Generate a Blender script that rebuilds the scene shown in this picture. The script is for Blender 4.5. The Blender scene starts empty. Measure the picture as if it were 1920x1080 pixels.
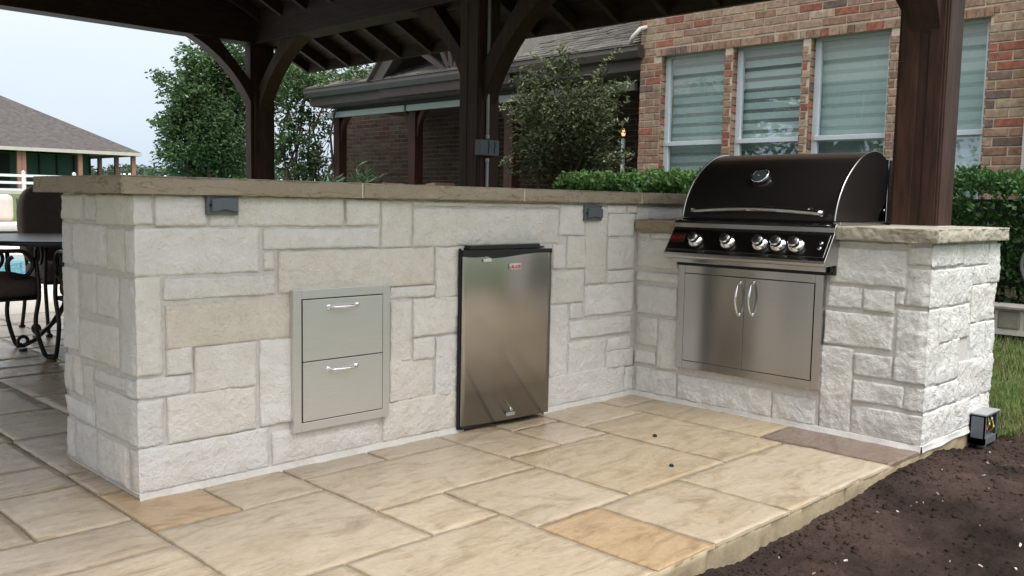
import bpy, math, random
from mathutils import Vector, Matrix, noise
random.seed(7)
R = math.radians
scene = bpy.context.scene
COL = scene.collection
# ------------------------------------------------------------------ camera (solved from the photograph)
CX, CY, CZ, YAW, PIT, ROL, FPX = -1.1958, -2.9182, 1.0, 0.7835, -0.0939, 0.0189, 1707.91
fw = Vector((math.sin(YAW)*math.cos(PIT), math.cos(YAW)*math.cos(PIT), math.sin(PIT)))
rt = Vector((math.cos(YAW), -math.sin(YAW), 0)); up = rt.cross(fw)
r2 = rt*math.cos(ROL)+up*math.sin(ROL); u2 = -rt*math.sin(ROL)+up*math.cos(ROL)
cam = bpy.data.cameras.new('camera'); camo = bpy.data.objects.new('camera', cam); COL.objects.link(camo)
camo.matrix_world = Matrix(((r2.x,u2.x,-fw.x,CX),(r2.y,u2.y,-fw.y,CY),(r2.z,u2.z,-fw.z,CZ),(0,0,0,1)))
cam.sensor_width = 36; cam.lens = FPX/1920*36; cam.clip_start = .05; cam.clip_end = 2000
scene.camera = camo
def on(px, py, ax, val):
    d = fw + r2*((px-960)/FPX) - u2*((py-540)/FPX)
    o = Vector((CX, CY, CZ)); return o + d*((val-o[ax])/d[ax])

# ------------------------------------------------------------------ mesh helpers
class MB:
    def __init__(s): s.v=[]; s.f=[]; s.c=[]; s.mi=[]; s.sm=[]; s.col=(1,1,1); s.m=0; s.smooth=False
    def face(s, idx): s.f.append(idx); s.c.append(s.col); s.mi.append(s.m); s.sm.append(s.smooth)
    def box(s, a, b, rz=0, org=None):
        x0,x1=sorted((a[0],b[0])); y0,y1=sorted((a[1],b[1])); z0,z1=sorted((a[2],b[2]))
        n=len(s.v)
        P=[(x0,y0,z0),(x1,y0,z0),(x1,y1,z0),(x0,y1,z0),(x0,y0,z1),(x1,y0,z1),(x1,y1,z1),(x0,y1,z1)]
        if rz:
            ox,oy=org; c,q=math.cos(rz),math.sin(rz)
            P=[(ox+(x-ox)*c-(y-oy)*q, oy+(x-ox)*q+(y-oy)*c, z) for x,y,z in P]
        s.v+=P
        for f in ((0,3,2,1),(4,5,6,7),(0,1,5,4),(1,2,6,5),(2,3,7,6),(3,0,4,7)): s.face(tuple(n+i for i in f))
        return s
    def prism(s, poly, ext):            # poly: 3D points (planar), extruded by vector ext
        n=len(s.v); k=len(poly); e=Vector(ext)
        nn=Vector((0,0,0))
        for i in range(k): nn+=Vector(poly[i]).cross(Vector(poly[(i+1)%k]))
        if nn.dot(e)>0: poly=poly[::-1]
        s.v+=[tuple(p) for p in poly]+[tuple(Vector(p)+e) for p in poly]
        sm=s.smooth; s.smooth=False
        s.face(tuple(n+i for i in range(k))); s.face(tuple(n+k+i for i in range(k-1,-1,-1)))
        s.smooth=sm
        for i in range(k):
            j=(i+1)%k; s.face((n+j,n+i,n+k+i,n+k+j))
        return s
    def beam(s, a, b, w, h, upv=(0,0,1)):   # box section bar from a to b
        a=Vector(a); b=Vector(b); d=(b-a).normalized(); sd=d.cross(Vector(upv)).normalized()*w/2; uu=sd.cross(d).normalized()*h/2
        return s.prism([a-sd-uu,a+sd-uu,a+sd+uu,a-sd+uu], b-a)
    def tube(s, pts, r, n=10, caps=True, close=False, scale=None):
        pts=[Vector(p) for p in pts]; k=len(pts); rs=r if isinstance(r,(list,tuple)) else [r]*k
        base=len(s.v); sm=s.smooth; s.smooth=True
        t0=(pts[1]-pts[0]).normalized(); ref=Vector((0,0,1)) if abs(t0.z)<.9 else Vector((1,0,0))
        nx=t0.cross(ref).normalized()
        for i,p in enumerate(pts):
            if close: t=(pts[(i+1)%k]-pts[i-1]).normalized()
            elif i==0: t=t0
            elif i==k-1: t=(pts[-1]-pts[-2]).normalized()
            else: t=(pts[i+1]-pts[i-1]).normalized()
            nx=(nx-t*nx.dot(t)).normalized(); ny=t.cross(nx)
            for j in range(n):
                a=2*math.pi*j/n; s.v.append(tuple(p+(nx*math.cos(a)+ny*math.sin(a))*rs[i]))
        for i in range(k if close else k-1):
            i2=(i+1)%k
            for j in range(n):
                j2=(j+1)%n; s.face((base+i*n+j, base+i*n+j2, base+i2*n+j2, base+i2*n+j))
        if caps and not close:
            s.smooth=False
            s.face(tuple(base+j for j in range(n-1,-1,-1))); s.face(tuple(base+(k-1)*n+j for j in range(n)))
        s.smooth=sm; return s
    def lathe(s, o, ax, prof, n=24):    # prof [(dist along ax, radius)]
        o=Vector(o); ax=Vector(ax).normalized()
        return s.tube([o+ax*d for d,r in prof], [max(r,1e-4) for d,r in prof], n) if all(prof[i][0]<prof[i+1][0] for i in range(len(prof)-1)) else s._lathe(o,ax,prof,n)
    def _lathe(s,o,ax,prof,n):
        ref=Vector((0,0,1)) if abs(ax.z)<.9 else Vector((1,0,0)); nx=ax.cross(ref).normalized(); ny=ax.cross(nx)
        base=len(s.v); sm=s.smooth; s.smooth=True
        for d,r in prof:
            r=max(r,1e-4)
            for j in range(n):
                a=2*math.pi*j/n; s.v.append(tuple(o+ax*d+(nx*math.cos(a)+ny*math.sin(a))*r))
        for i in range(len(prof)-1):
            for j in range(n):
                j2=(j+1)%n; s.face((base+i*n+j,base+i*n+j2,base+(i+1)*n+j2,base+(i+1)*n+j))
        s.smooth=sm; return s
    def build(s, name, mats, parent=None, local=False, bevel=0, seg=2, autosm=False):
        me=bpy.data.meshes.new(name)
        off=Vector((0,0,0))
        if not local:
            p=parent
            while p is not None: off+=p.location; p=p.parent
        me.from_pydata([tuple(Vector(v)-off) for v in s.v],[],s.f)
        if not isinstance(mats,(list,tuple)): mats=[mats]
        for m in mats: me.materials.append(m)
        me.polygons.foreach_set('material_index', s.mi); me.polygons.foreach_set('use_smooth', s.sm)
        ca=me.color_attributes.new('Tint','FLOAT_COLOR','CORNER'); buf=[]
        for f,c in zip(s.f,s.c): buf+= [c[0],c[1],c[2],1.0]*len(f)
        ca.data.foreach_set('color', buf)
        me.update()
        o=bpy.data.objects.new(name,me); COL.objects.link(o)
        if parent is not None: o.parent=parent
        if bevel:
            m=o.modifiers.new('bevel','BEVEL'); m.width=bevel; m.segments=seg; m.limit_method='ANGLE'; m.angle_limit=R(40); m.harden_normals=False
        return o
def tag(o,label=None,cat=None,group=None,kind=None):
    if label: o['label']=label
    if cat: o['category']=cat
    if group: o['group']=group
    if kind: o['kind']=kind
    return o
def empty(name,loc,label,cat,group=None,rz=0):
    o=bpy.data.objects.new(name,None); COL.objects.link(o); o.location=loc; o.rotation_euler=(0,0,rz); o.empty_display_size=.1
    return tag(o,label,cat,group)
def sstep(a,b,x):
    t=min(1,max(0,(x-a)/(b-a))); return t*t*(3-2*t)
def fbm(p,o=4): return noise.fractal(Vector(p),1.0,2.0,o)

# ------------------------------------------------------------------ materials
def mat(name): 
    m=bpy.data.materials.new(name); m.use_nodes=True; nt=m.node_tree; return m,nt,nt.nodes['Principled BSDF']
def N(nt,t,**k):
    n=nt.nodes.new(t)
    for a,b in k.items():
        if a.startswith('_'): setattr(n,a[1:],b)
        else: n.inputs[a.replace('__',' ')].default_value=b
    return n
def L(nt,a,b): nt.links.new(a,b)
def simple(name,col,rough=.5,metal=0,noise_amt=.12,scale=30,bump=0.0,bscale=60,spec=.5,tint=False,dist=.002,stretch=None,aniso=0,coat=0):
    m,nt,b=mat(name)
    b.inputs['Roughness'].default_value=rough; b.inputs['Metallic'].default_value=metal
    b.inputs['Specular IOR Level'].default_value=spec; b.inputs['Anisotropic'].default_value=aniso
    if aniso:
        cz=N(nt,'ShaderNodeCombineXYZ'); cz.inputs['Z'].default_value=1; L(nt,cz.outputs[0],b.inputs['Tangent'])
    b.inputs['Coat Weight'].default_value=coat; b.inputs['Coat Roughness'].default_value=.1
    tc=N(nt,'ShaderNodeTexCoord'); mp=N(nt,'ShaderNodeMapping')
    if stretch: mp.inputs['Scale'].default_value=stretch
    L(nt,tc.outputs['Object'],mp.inputs['Vector'])
    nz=N(nt,'ShaderNodeTexNoise',Scale=scale,Detail=6.0,Roughness=.6); L(nt,mp.outputs[0],nz.inputs['Vector'])
    mr=N(nt,'ShaderNodeMapRange'); mr.inputs['From Min'].default_value=.3; mr.inputs['From Max'].default_value=.7
    mr.inputs['To Min'].default_value=1-noise_amt; mr.inputs['To Max'].default_value=1+noise_amt
    L(nt,nz.outputs['Fac'],mr.inputs['Value'])
    mx=N(nt,'ShaderNodeMix',_data_type='RGBA',_blend_type='MULTIPLY'); mx.inputs['Factor'].default_value=1
    mx.inputs['A'].default_value=(*col,1); L(nt,mr.outputs[0],mx.inputs['B'])
    out=mx.outputs['Result']
    if tint:
        at=N(nt,'ShaderNodeAttribute',_attribute_name='Tint'); m2=N(nt,'ShaderNodeMix',_data_type='RGBA',_blend_type='MULTIPLY'); m2.inputs['Factor'].default_value=1
        L(nt,out,m2.inputs['A']); L(nt,at.outputs['Color'],m2.inputs['B']); out=m2.outputs['Result']
    L(nt,out,b.inputs['Base Color'])
    if bump:
        n2=N(nt,'ShaderNodeTexNoise',Scale=bscale,Detail=6.0,Roughness=.65); L(nt,mp.outputs[0],n2.inputs['Vector'])
        bp=N(nt,'ShaderNodeBump',Strength=bump,Distance=dist); L(nt,n2.outputs['Fac'],bp.inputs['Height']); L(nt,bp.outputs[0],b.inputs['Normal'])
    return m
def stone_mat(name, spots=.5, bump=.5, vein=(.62,.50,.36)):
    m,nt,b=mat(name); b.inputs['Roughness'].default_value=.85; b.inputs['Specular IOR Level'].default_value=.25
    tc=N(nt,'ShaderNodeTexCoord'); at=N(nt,'ShaderNodeAttribute',_attribute_name='Tint')
    va=N(nt,'ShaderNodeVectorMath',_operation='MULTIPLY_ADD'); L(nt,at.outputs['Color'],va.inputs[0]); va.inputs[1].default_value=(31,47,53); L(nt,tc.outputs['Object'],va.inputs[2])
    n1=N(nt,'ShaderNodeTexNoise',Scale=6.0,Detail=9.0,Roughness=.66,Distortion=1.4); L(nt,va.outputs[0],n1.inputs['Vector'])
    cr=N(nt,'ShaderNodeValToRGB'); cr.color_ramp.elements[0].position=.32; cr.color_ramp.elements[0].color=(1.05,1.05,1.06,1); cr.color_ramp.elements[1].position=.72; cr.color_ramp.elements[1].color=(.84,.79,.71,1)
    L(nt,n1.outputs['Fac'],cr.inputs['Fac'])
    mx=N(nt,'ShaderNodeMix',_data_type='RGBA',_blend_type='MULTIPLY'); mx.inputs['Factor'].default_value=.58; L(nt,at.outputs['Color'],mx.inputs['A']); L(nt,cr.outputs[0],mx.inputs['B'])
    n2=N(nt,'ShaderNodeTexNoise',Scale=34.0,Detail=8.0,Roughness=.74,Distortion=.9); L(nt,va.outputs[0],n2.inputs['Vector'])
    c2=N(nt,'ShaderNodeValToRGB'); c2.color_ramp.elements[0].position=.57; c2.color_ramp.elements[0].color=(1,1,1,1); c2.color_ramp.elements[1].position=.72; c2.color_ramp.elements[1].color=(*vein,1); L(nt,n2.outputs['Fac'],c2.inputs['Fac'])
    m2=N(nt,'ShaderNodeMix',_data_type='RGBA',_blend_type='MULTIPLY'); m2.inputs['Factor'].default_value=spots; L(nt,mx.outputs['Result'],m2.inputs['A']); L(nt,c2.outputs[0],m2.inputs['B'])
    L(nt,m2.outputs['Result'],b.inputs['Base Color'])
    n3=N(nt,'ShaderNodeTexNoise',Scale=95.0,Detail=8.0,Roughness=.7); L(nt,tc.outputs['Object'],n3.inputs['Vector'])
    ad=N(nt,'ShaderNodeMath',_operation='ADD'); L(nt,n3.outputs['Fac'],ad.inputs[0]); L(nt,n2.outputs['Fac'],ad.inputs[1])
    n4=N(nt,'ShaderNodeTexNoise',Scale=19.0,Detail=4.0,Roughness=.6,Distortion=1.8); L(nt,va.outputs[0],n4.inputs['Vector']); ad2=N(nt,'ShaderNodeMath',_operation='MULTIPLY_ADD'); L(nt,n4.outputs['Fac'],ad2.inputs[0]); ad2.inputs[1].default_value=1.6; L(nt,ad.outputs[0],ad2.inputs[2]); ad=ad2
    bp=N(nt,'ShaderNodeBump',Strength=bump,Distance=.008); L(nt,ad.outputs[0],bp.inputs['Height']); L(nt,bp.outputs[0],b.inputs['Normal'])
    return m
def cap_mat():
    m=stone_mat('sandstone_cap',.5,.6,(.62,.56,.48)); nt=m.node_tree; b=nt.nodes['Principled BSDF']; src=b.inputs['Base Color'].links[0].from_socket
    tc=N(nt,'ShaderNodeTexCoord'); mp=N(nt,'ShaderNodeMapping'); mp.inputs['Scale'].default_value=(5,5,26); L(nt,tc.outputs['Object'],mp.inputs['Vector']); n=N(nt,'ShaderNodeTexNoise',Scale=1.0,Detail=4.0,Roughness=.5,Distortion=.5); L(nt,mp.outputs[0],n.inputs['Vector'])
    cr=N(nt,'ShaderNodeValToRGB'); e=cr.color_ramp.elements; e[0].position=.485; e[0].color=(1,1,1,1); e[1].position=.515; e[1].color=(1.06,1.05,1.03,1); x=e.new(.5); x.color=(.45,.40,.34,1); L(nt,n.outputs['Fac'],cr.inputs['Fac'])
    mx=N(nt,'ShaderNodeMix',_data_type='RGBA',_blend_type='MULTIPLY'); mx.inputs['Factor'].default_value=.75; L(nt,src,mx.inputs['A']); L(nt,cr.outputs[0],mx.inputs['B']); L(nt,mx.outputs['Result'],b.inputs['Base Color']); return m
M_STONE=stone_mat('limestone',.5,.7); M_STONE_R=stone_mat('rough_limestone',.65,.8,(.66,.64,.60))
M_MORTAR=simple('mortar',(.59,.56,.53),.9,0,.10,50,.5,120,.2)
M_CAP=cap_mat()
def patio_mat():
    m,nt,b=mat('stamped_concrete'); tc=N(nt,'ShaderNodeTexCoord'); at=N(nt,'ShaderNodeAttribute',_attribute_name='Tint')
    mp=N(nt,'ShaderNodeMapping'); mp.inputs['Rotation'].default_value=(0,0,R(-25)); mp.inputs['Scale'].default_value=(1.6,4.2,1); va=N(nt,'ShaderNodeVectorMath',_operation='MULTIPLY_ADD'); L(nt,at.outputs['Color'],va.inputs[0]); va.inputs[1].default_value=(67,91,53); L(nt,tc.outputs['Object'],va.inputs[2]); L(nt,va.outputs[0],mp.inputs['Vector'])
    n1=N(nt,'ShaderNodeTexNoise',Scale=1.7,Detail=10.0,Roughness=.64,Distortion=1.3); L(nt,mp.outputs[0],n1.inputs['Vector'])
    cr=N(nt,'ShaderNodeValToRGB'); e=cr.color_ramp.elements; e[0].position=.36; e[0].color=(1.06,1.06,1.05,1); e[1].position=.52; e[1].color=(1.0,.985,.96,1)
    x=e.new(.60); x.color=(.82,.76,.68,1); x=e.new(.66); x.color=(.97,.94,.88,1); x=e.new(.76); x.color=(.66,.56,.45,1); L(nt,n1.outputs['Fac'],cr.inputs['Fac'])
    mx=N(nt,'ShaderNodeMix',_data_type='RGBA',_blend_type='MULTIPLY'); mx.inputs['Factor'].default_value=.72; L(nt,at.outputs['Color'],mx.inputs['A']); L(nt,cr.outputs[0],mx.inputs['B'])
    n2=N(nt,'ShaderNodeTexNoise',Scale=1.3,Detail=5.0,Roughness=.6); L(nt,tc.outputs['Object'],n2.inputs['Vector'])
    c2=N(nt,'ShaderNodeValToRGB'); c2.color_ramp.elements[0].position=.35; c2.color_ramp.elements[0].color=(1,.955,.87,1); c2.color_ramp.elements[1].position=.65; c2.color_ramp.elements[1].color=(1,1,1,1); L(nt,n2.outputs['Fac'],c2.inputs['Fac'])
    m2=N(nt,'ShaderNodeMix',_data_type='RGBA',_blend_type='MULTIPLY'); m2.inputs['Factor'].default_value=.8; L(nt,mx.outputs['Result'],m2.inputs['A']); L(nt,c2.outputs[0],m2.inputs['B'])
    n5=N(nt,'ShaderNodeTexNoise',Scale=38.0,Detail=5.0,Roughness=.7); L(nt,tc.outputs['Object'],n5.inputs['Vector'])
    mr5=N(nt,'ShaderNodeMapRange'); mr5.inputs['From Min'].default_value=.3; mr5.inputs['From Max'].default_value=.7; mr5.inputs['To Min'].default_value=.90; mr5.inputs['To Max'].default_value=1.07; L(nt,n5.outputs['Fac'],mr5.inputs['Value'])
    m5=N(nt,'ShaderNodeMix',_data_type='RGBA',_blend_type='MULTIPLY'); m5.inputs['Factor'].default_value=1; L(nt,m2.outputs['Result'],m5.inputs['A']); L(nt,mr5.outputs[0],m5.inputs['B'])
    n6=N(nt,'ShaderNodeTexNoise',Scale=3.4,Detail=10.0,Roughness=.7,Distortion=2.2); mp6=N(nt,'ShaderNodeMapping'); mp6.inputs['Rotation'].default_value=(0,0,R(-32)); mp6.inputs['Scale'].default_value=(.8,2.4,1); mp6.inputs['Location'].default_value=(4,9,2); L(nt,va.outputs[0],mp6.inputs['Vector']); L(nt,mp6.outputs[0],n6.inputs['Vector'])
    c6=N(nt,'ShaderNodeValToRGB'); e=c6.color_ramp.elements; e[0].position=.50; e[0].color=(1.04,1.04,1.04,1); e[1].position=.68; e[1].color=(.62,.57,.52,1); L(nt,n6.outputs['Fac'],c6.inputs['Fac'])
    m6=N(nt,'ShaderNodeMix',_data_type='RGBA',_blend_type='MULTIPLY'); m6.inputs['Factor'].default_value=.85; L(nt,m5.outputs['Result'],m6.inputs['A']); L(nt,c6.outputs[0],m6.inputs['B']); m5=m6
    L(nt,m5.outputs['Result'],b.inputs['Base Color'])
    mr=N(nt,'ShaderNodeMapRange'); mr.inputs['From Min'].default_value=.35; mr.inputs['From Max'].default_value=.65; mr.inputs['To Min'].default_value=.18; mr.inputs['To Max'].default_value=.40; L(nt,n2.outputs['Fac'],mr.inputs['Value']); L(nt,mr.outputs[0],b.inputs['Roughness'])
    b.inputs['Specular IOR Level'].default_value=.5
    mu=N(nt,'ShaderNodeMath',_operation='MULTIPLY_ADD'); L(nt,n1.outputs['Fac'],mu.inputs[0]); mu.inputs[1].default_value=2.2
    n4=N(nt,'ShaderNodeTexNoise',Scale=60.0,Detail=5.0); L(nt,tc.outputs['Object'],n4.inputs['Vector']); mu2=N(nt,'ShaderNodeMath',_operation='MULTIPLY'); L(nt,n4.outputs['Fac'],mu2.inputs[0]); mu2.inputs[1].default_value=.22; L(nt,mu2.outputs[0],mu.inputs[2])
    bp=N(nt,'ShaderNodeBump',Strength=.42,Distance=.007); L(nt,mu.outputs[0],bp.inputs['Height']); L(nt,bp.outputs[0],b.inputs['Normal'])
    return m
M_PATIO=patio_mat()
M_GROUT=simple('patio_joint',(.21,.16,.11),.9,0,.2,40,.3,80,.2)
M_STEEL=simple('brushed_steel',(.49,.48,.465),.25,1,.04,8,.03,30,.5,dist=.0004,stretch=(1,1,40),aniso=.8)
M_STEELH=simple('brushed_steel_horizontal',(.47,.46,.45),.20,1,.04,8,.03,30,.5,dist=.0004,stretch=(1.5,1.5,60),aniso=.8)
M_STEELD=simple('drawer_steel',(.68,.665,.655),.38,.92,.05,10,.05,30,.5,dist=.0006,stretch=(1,1,50),aniso=.4)
M_CHROME=simple('chrome',(.85,.86,.87),.09,1,.02,10)
M_BLACKP=simple('black_plastic',(.012,.012,.014),.32,0,.1,20)
M_GASKET=simple('black_seam',(.006,.006,.006),.7,0,.1,20)
M_HOOD=simple('dark_grill_hood',(.036,.031,.029),.36,.7,.06,6,.04,20,.5,dist=.0005,coat=.4)
M_WOOD=simple('dark_stained_cedar',(.040,.018,.0115),.62,0,.45,7,.45,16,.3,tint=True,dist=.004,stretch=(6,6,.7))
M_WOODH=simple('dark_stained_beam',(.031,.0165,.012),.62,0,.45,5,.45,14,.3,tint=True,dist=.004,stretch=(1,1,7))
M_WOODRED=simple('red_stained_post',(.045,.018,.014),.6,0,.3,6,.3,12,.3,stretch=(6,6,.8))
M_TRUSS=simple('dark_truss_wood',(.03,.018,.014),.6,0,.3,6)
M_BRICK=simple('brick',(1,1,1),.85,0,.36,26,.6,70,.2,tint=True,dist=.004)
M_BMORT=simple('brick_mortar',(.47,.40,.31),.9,0,.15,30,.5,80,.2)
M_TRIM=simple('dark_brown_trim',(.042,.032,.026),.5,0,.12,6)
M_FRAME=simple('window_frame_paint',(.50,.56,.60),.4,0,.05,6)
M_BLIND=simple('woven_blind',(.62,.68,.67),.8,0,.05,40,tint=True)
M_DARK=simple('dark_interior',(.02,.022,.022),.8,0,.1,5)
M_WHITE=simple('white_vinyl',(.78,.79,.80),.4,0,.03,5)
M_SHADE=simple('rolled_shade',(.38,.42,.43),.6,0,.06,30)
M_GREYP=simple('grey_plastic_box',(.105,.125,.14),.45,0,.06,30)
M_PIPE=simple('galvanized_conduit',(.50,.53,.53),.45,.1,.08,30)
M_IRON=simple('black_iron',(.014,.013,.013),.38,.2,.1,20,.1,60)
M_CUSH=simple('brown_cushion',(.10,.075,.066),.9,0,.12,25,.4,350,.15)
M_CREAM=simple('cream_cushion',(.62,.55,.50),.9,0,.05,15,.2,200,.15)
M_BARNROOF=simple('barn_shingles',(.080,.072,.070),.9,0,.28,3.5,.3,6,.15)
M_GREEN=simple('green_metal_siding',(.022,.085,.062),.55,0,.06,1)
M_BPOST=simple('barn_post',(.30,.15,.11),.7,0,.1,2)
M_DECK=simple('pool_deck_concrete',(.60,.56,.49),.8,0,.08,1.5,.2,30,.2)
M_KERB=simple('pale_concrete',(.50,.475,.43),.8,0,.08,3)
M_BARK=simple('bark',(.075,.055,.042),.9,0,.25,12,.6,25,.2)
def glass_mat():
    m,nt,b=mat('window_glass'); nt.nodes.remove(b); out=nt.nodes['Material Output']
    tr=N(nt,'ShaderNodeBsdfTransparent'); tr.inputs['Color'].default_value=(.84,.93,.925,1); gl=N(nt,'ShaderNodeBsdfGlossy',Roughness=.015); gl.inputs['Color'].default_value=(.9,.95,1,1)
    fr=N(nt,'ShaderNodeFresnel',IOR=1.5); ad=N(nt,'ShaderNodeMath',_operation='MULTIPLY_ADD'); L(nt,fr.outputs[0],ad.inputs[0]); ad.inputs[1].default_value=1.6; ad.inputs[2].default_value=.14
    ms=N(nt,'ShaderNodeMixShader'); L(nt,ad.outputs[0],ms.inputs[0]); L(nt,tr.outputs[0],ms.inputs[1]); L(nt,gl.outputs[0],ms.inputs[2]); L(nt,ms.outputs[0],out.inputs['Surface']); return m
M_GLASS=glass_mat()
def leaf_mat(name,rough=.55):
    m,nt,b=mat(name); at=N(nt,'ShaderNodeAttribute',_attribute_name='Tint'); L(nt,at.outputs['Color'],b.inputs['Base Color']); b.inputs['Roughness'].default_value=rough; b.inputs['Specular IOR Level'].default_value=.35
    out=nt.nodes['Material Output']; tl=N(nt,'ShaderNodeBsdfTranslucent'); L(nt,at.outputs['Color'],tl.inputs['Color']); ms=N(nt,'ShaderNodeMixShader'); ms.inputs[0].default_value=.28
    L(nt,b.outputs[0],ms.inputs[1]); L(nt,tl.outputs[0],ms.inputs[2]); L(nt,ms.outputs[0],out.inputs['Surface']); return m
M_LEAF=leaf_mat('leaves'); M_GRASS=leaf_mat('grass_blades',.6)
def shingle_mat(name,c1,c2):
    m,nt,b=mat(name); b.inputs['Roughness'].default_value=.92; b.inputs['Specular IOR Level'].default_value=.2
    tc=N(nt,'ShaderNodeTexCoord'); n=N(nt,'ShaderNodeTexNoise',Scale=60.0,Detail=5.0); L(nt,tc.outputs['Object'],n.inputs['Vector'])
    at=N(nt,'ShaderNodeAttribute',_attribute_name='Tint'); cr=N(nt,'ShaderNodeValToRGB'); cr.color_ramp.elements[0].color=(*c1,1); cr.color_ramp.elements[1].color=(*c2,1); cr.color_ramp.elements[0].position=.35; cr.color_ramp.elements[1].position=.65; L(nt,n.outputs['Fac'],cr.inputs['Fac'])
    mx=N(nt,'ShaderNodeMix',_data_type='RGBA',_blend_type='MULTIPLY'); mx.inputs['Factor'].default_value=1; L(nt,cr.outputs[0],mx.inputs['A']); L(nt,at.outputs['Color'],mx.inputs['B']); L(nt,mx.outputs['Result'],b.inputs['Base Color']); return m
M_SHING=shingle_mat('roof_shingles',(.085,.08,.075),(.15,.145,.135))
def lawn_mat():
    m,nt,b=mat('lawn'); b.inputs['Roughness'].default_value=.9; b.inputs['Specular IOR Level'].default_value=.15; tc=N(nt,'ShaderNodeTexCoord')
    n=N(nt,'ShaderNodeTexNoise',Scale=3.0,Detail=9.0,Roughness=.7); L(nt,tc.outputs['Object'],n.inputs['Vector']); cr=N(nt,'ShaderNodeValToRGB'); e=cr.color_ramp.elements; e[0].position=.35; e[0].color=(.045,.10,.022,1); e[1].position=.74; e[1].color=(.12,.145,.05,1); L(nt,n.outputs['Fac'],cr.inputs['Fac']); L(nt,cr.outputs[0],b.inputs['Base Color'])
    n2=N(nt,'ShaderNodeTexNoise',Scale=90.0,Detail=4.0); L(nt,tc.outputs['Object'],n2.inputs['Vector']); bp=N(nt,'ShaderNodeBump',Strength=.8,Distance=.02); L(nt,n2.outputs['Fac'],bp.inputs['Height']); L(nt,bp.outputs[0],b.inputs['Normal']); return m
M_LAWN=lawn_mat()
def soil_mat():
    m,nt,b=mat('soil'); b.inputs['Roughness'].default_value=.95; b.inputs['Specular IOR Level'].default_value=.15; tc=N(nt,'ShaderNodeTexCoord')
    n=N(nt,'ShaderNodeTexNoise',Scale=2.2,Detail=9.0,Roughness=.65); L(nt,tc.outputs['Object'],n.inputs['Vector']); cr=N(nt,'ShaderNodeValToRGB'); e=cr.color_ramp.elements; e[0].position=.38; e[0].color=(.019,.013,.0105,1); e[1].position=.70; e[1].color=(.085,.056,.045,1); L(nt,n.outputs['Fac'],cr.inputs['Fac'])
    v=N(nt,'ShaderNodeTexNoise',Scale=75.0,Detail=6.0,Roughness=.8); L(nt,tc.outputs['Object'],v.inputs['Vector']); mr=N(nt,'ShaderNodeMapRange'); mr.inputs['From Min'].default_value=.3; mr.inputs['From Max'].default_value=.7; mr.inputs['To Min'].default_value=.6; mr.inputs['To Max'].default_value=1.35; L(nt,v.outputs['Fac'],mr.inputs['Value'])
    mx=N(nt,'ShaderNodeMix',_data_type='RGBA',_blend_type='MULTIPLY'); mx.inputs['Factor'].default_value=1; L(nt,cr.outputs[0],mx.inputs['A']); L(nt,mr.outputs[0],mx.inputs['B']); L(nt,mx.outputs['Result'],b.inputs['Base Color'])
    bp=N(nt,'ShaderNodeBump',Strength=.9,Distance=.012); L(nt,v.outputs['Fac'],bp.inputs['Height']); L(nt,bp.outputs[0],b.inputs['Normal']); return m
M_SOIL=soil_mat()
M_CHIP=simple('wood_chip',(1,1,1),.8,0,.2,60,tint=True)
def water_mat():
    m,nt,b=mat('pool_water'); b.inputs['Base Color'].default_value=(.05,.30,.42,1); b.inputs['Roughness'].default_value=.06; tc=N(nt,'ShaderNodeTexCoord'); n=N(nt,'ShaderNodeTexNoise',Scale=3.0,Detail=3.0); L(nt,tc.outputs['Object'],n.inputs['Vector']); bp=N(nt,'ShaderNodeBump',Strength=.25,Distance=.05); L(nt,n.outputs['Fac'],bp.inputs['Height']); L(nt,bp.outputs[0],b.inputs['Normal']); return m
M_WATER=water_mat()
def emis(name,col,s):
    m,nt,b=mat(name); b.inputs['Base Color'].default_value=(*col,1); b.inputs['Emission Color'].default_value=(*col,1); b.inputs['Emission Strength'].default_value=s; return m
M_FLAME=emis('lamp_flame',(1,.38,.15),1.2)
M_RED=simple('red_badge',(.03,.006,.006),.4,0,.1,20); M_LABEL=simple('white_label',(.6,.58,.55),.4,0,.05,20); M_REDT=simple('red_print',(.45,.03,.03),.5,0,.05,20); M_DKT=simple('dark_print',(.03,.02,.02),.5,0,.05,20)
M_EDGE=simple('rubble_stone',(1,1,1),.85,0,.2,15,.6,40,.2,tint=True)
M_TILE_SIDE=simple('slab_side',(.36,.29,.19),.7,0,.3,8,.5,25,.3,dist=.006)

# ------------------------------------------------------------------ world and sun
W=bpy.data.worlds.new('World'); scene.world=W; W.use_nodes=True; nt=W.node_tree; nt.nodes.clear()
SUN_EL,SUN_AZ=R(64),R(196)    # azimuth clockwise from +Y
out=N(nt,'ShaderNodeOutputWorld'); bg=N(nt,'ShaderNodeBackground',Strength=.10); sky=N(nt,'ShaderNodeTexSky',_sky_type='NISHITA'); sky.sun_disc=False; sky.sun_elevation=SUN_EL; sky.sun_rotation=SUN_AZ; sky.dust_density=3.0; sky.air_density=1.2
L(nt,sky.outputs[0],bg.inputs['Color'])
bg2=N(nt,'ShaderNodeBackground',Strength=1.0); tc=N(nt,'ShaderNodeTexCoord'); sx=N(nt,'ShaderNodeSeparateXYZ'); L(nt,tc.outputs['Generated'],sx.inputs[0])
cn=N(nt,'ShaderNodeTexNoise',Scale=2.2,Detail=5.0,Roughness=.5); mpw=N(nt,'ShaderNodeMapping'); mpw.inputs['Scale'].default_value=(1,1,3.5); L(nt,tc.outputs['Generated'],mpw.inputs['Vector']); L(nt,mpw.outputs[0],cn.inputs['Vector'])
ma=N(nt,'ShaderNodeMath',_operation='MULTIPLY_ADD'); L(nt,cn.outputs['Fac'],ma.inputs[0]); ma.inputs[1].default_value=.16; 
L(nt,sx.outputs['Z'],ma.inputs[2]); cr=N(nt,'ShaderNodeValToRGB'); e=cr.color_ramp.elements
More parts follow.
